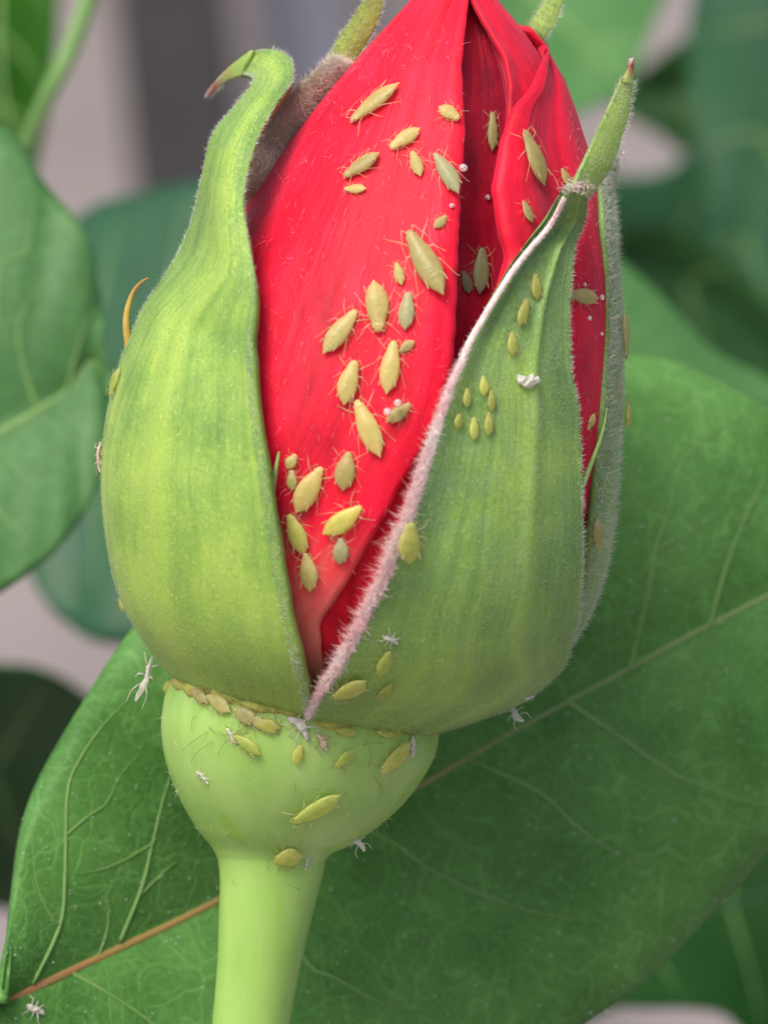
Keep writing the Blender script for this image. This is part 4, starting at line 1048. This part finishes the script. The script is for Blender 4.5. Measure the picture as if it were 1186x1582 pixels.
for i, (hx, hy, tx, ty, w, tan_, label) in enumerate(SKINS):
    L = math.hypot(hx - tx, hy - ty) / PPC * 1.15; W = w / PPC
    d = (Vector(U((hx + tx) / 2, (hy + ty) / 2, 0)) - EYE).normalized(); h = BVH.ray_cast(EYE, d)
    p_, rot, x = seat(hx, hy, tx, ty)
    if hx < 100: p_ = h[0]
    if i in (5, 7, 8):                           # dangling clear of the outline
        p_ = Vector(U((hx + tx) / 2, (hy + ty) / 2, -0.02 if i != 7 else -0.1))
        dd = Vector((hx - tx, 0, -(hy - ty))).normalized(); n = Vector((0.2, -1, 0.2)); n = (n - dd * n.dot(dd)).normalized()
        rot = Matrix((dd, n.cross(dd), n)).transposed().to_4x4()
    root = empty('shed_skin', p_); root.rotation_euler = rot.to_euler(); root.scale = (L, W / 0.42, W / 0.40)
    tag(root, label, 'shed skin', 'shed aphid skins')
    mt = M_SKIN_TAN if tan_ else M_SKIN
    child('body', skin_body(i), root, mt)
    if i == 0:
        root.scale = (L * 1.1, W / 0.30, W / 0.34)
        continue                                 # crumpled, legs folded under
    for me in SKIN_LEGS: child('leg', me, root, mt)

# ------------------------------------------------------------------ honeydew beads
def see_through(m, amount):
    nt = m.node_tree; out = nt.nodes['Material Output']; src = out.inputs[0].links[0].from_socket
    tr = node(nt, 'ShaderNodeBsdfTransparent'); mx = node(nt, 'ShaderNodeMixShader'); mx.inputs[0].default_value = amount
    nt.links.new(src, mx.inputs[1]); nt.links.new(tr.outputs[0], mx.inputs[2]); nt.links.new(mx.outputs[0], out.inputs[0])
see_through(M_LEG, 0.5); see_through(M_ANT, 0.5); see_through(M_SKIN, 0.2)
def glass():
    m, nt, b = new_mat('honeydew')
    tc = node(nt, 'ShaderNodeTexCoord'); n1 = noise(nt, tc.outputs['Object'], 3.0)
    nt.links.new(ramp(nt, n1, [(0.3, (0.95, 0.93, 0.90)), (0.7, (1, 1, 1))]), b.inputs['Base Color'])
    b.inputs['Roughness'].default_value = 0.04; b.inputs['Transmission Weight'].default_value = 0.75; b.inputs['IOR'].default_value = 1.36
    b.inputs['Specular IOR Level'].default_value = 0.8
    return m
M_DROP = glass()
def drop_mesh():
    v = []; K, n = 9, 14
    for i in range(K):
        a = math.pi * i / (K - 1); s = math.sin(a) * (1.0 if a < math.pi / 2 else 0.92)
        for k in range(n): v.append((s * math.cos(2 * math.pi * k / n), s * math.sin(2 * math.pi * k / n), 0.55 + math.cos(a) * (1 if a < math.pi / 2 else 0.6)))
    me = bpy.data.meshes.new('honeydew_bead'); me.from_pydata(v, [], grid_faces(K, n, close=True)); me.polygons.foreach_set('use_smooth', [True] * len(me.polygons)); me.materials.append(M_DROP); return me
DM = drop_mesh()
DROPS = [(714,262,9,'clear honeydew bead beside the greenish aphid at the dark cleft'), (697,319,5,'tiny honeydew bead under the greenish aphid at the cleft'), (752,306,6,'honeydew bead hanging on the folded petal edge across the cleft'),
         (601,641,8,'left bead of honeydew on the olive aphid, mid petal'), (616,628,8,'right bead of honeydew on the olive aphid, mid petal'), (926,460,6,'honeydew bead at the tail of the level aphid on right petal strip'),
         (908,492,5,'honeydew bead on right petal strip below the level aphid'), (901,440,4,'tiny honeydew bead on right petal strip above the level aphid'), (960,237,5,'tiny bead on the edge of the red tipped sepal point'), (927,516,4,'lowest tiny honeydew bead on the right petal strip')]
for x, y, r_, label in DROPS:
    h = hit(x, y)
    if h is None:
        p_ = Vector(U(x, y, -.5)); n = Vector((0.6, -0.8, 0))
    else: p_, n = h
    if 'olive aphid' in label: p_ = p_ + n * 0.05
    o = bpy.data.objects.new('honeydew_bead', DM); C.objects.link(o); o.location = p_; s = r_ * 0.8 / PPC; o.scale = (s, s, s)
    o.rotation_euler = n.to_track_quat('Z', 'Y').to_euler()
    tag(o, label, 'droplet', 'beads of honeydew')

# ------------------------------------------------------------------ stray dark hairs: cast legs and feelers caught on the hip and the right sepal
M_DARKHAIR = simple_mat('dark_stray', (0.14, 0.13, 0.03), (0.26, 0.24, 0.08), 6, 0.6)
def strays(n, x0, x1, y0, y1, parent, lmin, lmax):
    vv, ff, base = [], [], 0
    for _ in range(n):
        x, y = random.uniform(x0, x1), random.uniform(y0, y1); a = random.uniform(0, 2 * math.pi); L = random.uniform(lmin, lmax); cv = random.uniform(-1, 1) * 0.8
        P = []
        for k in range(7):
            h = hit(x, y)
            if h is None: break
            P.append(np.array(h[0] + h[1] * (0.006 + 0.010 * math.sin(k * 0.5))))
            x += math.cos(a) * L / 6; y += math.sin(a) * L / 6; a += cv / 6
        if len(P) < 7: continue
        v, f = tube(P, np.linspace(0.0011, 0.0006, 7), 4)
        vv += v.tolist(); ff += [[i + base for i in q] for q in f]; base += len(v)
    if vv: tag(mesh_obj('stray_hair', vv, ff, M_DARKHAIR, parent, STEM_FOOT), kind='stuff')
strays(26, 275, 440, 1075, 1150, hip, 20, 50)
strays(16, 440, 640, 1110, 1230, hip, 12, 35)
strays(6, 340, 480, 1290, 1400, stem, 8, 26)
strays(22, 890, 945, 560, 900, S3, 18, 50)
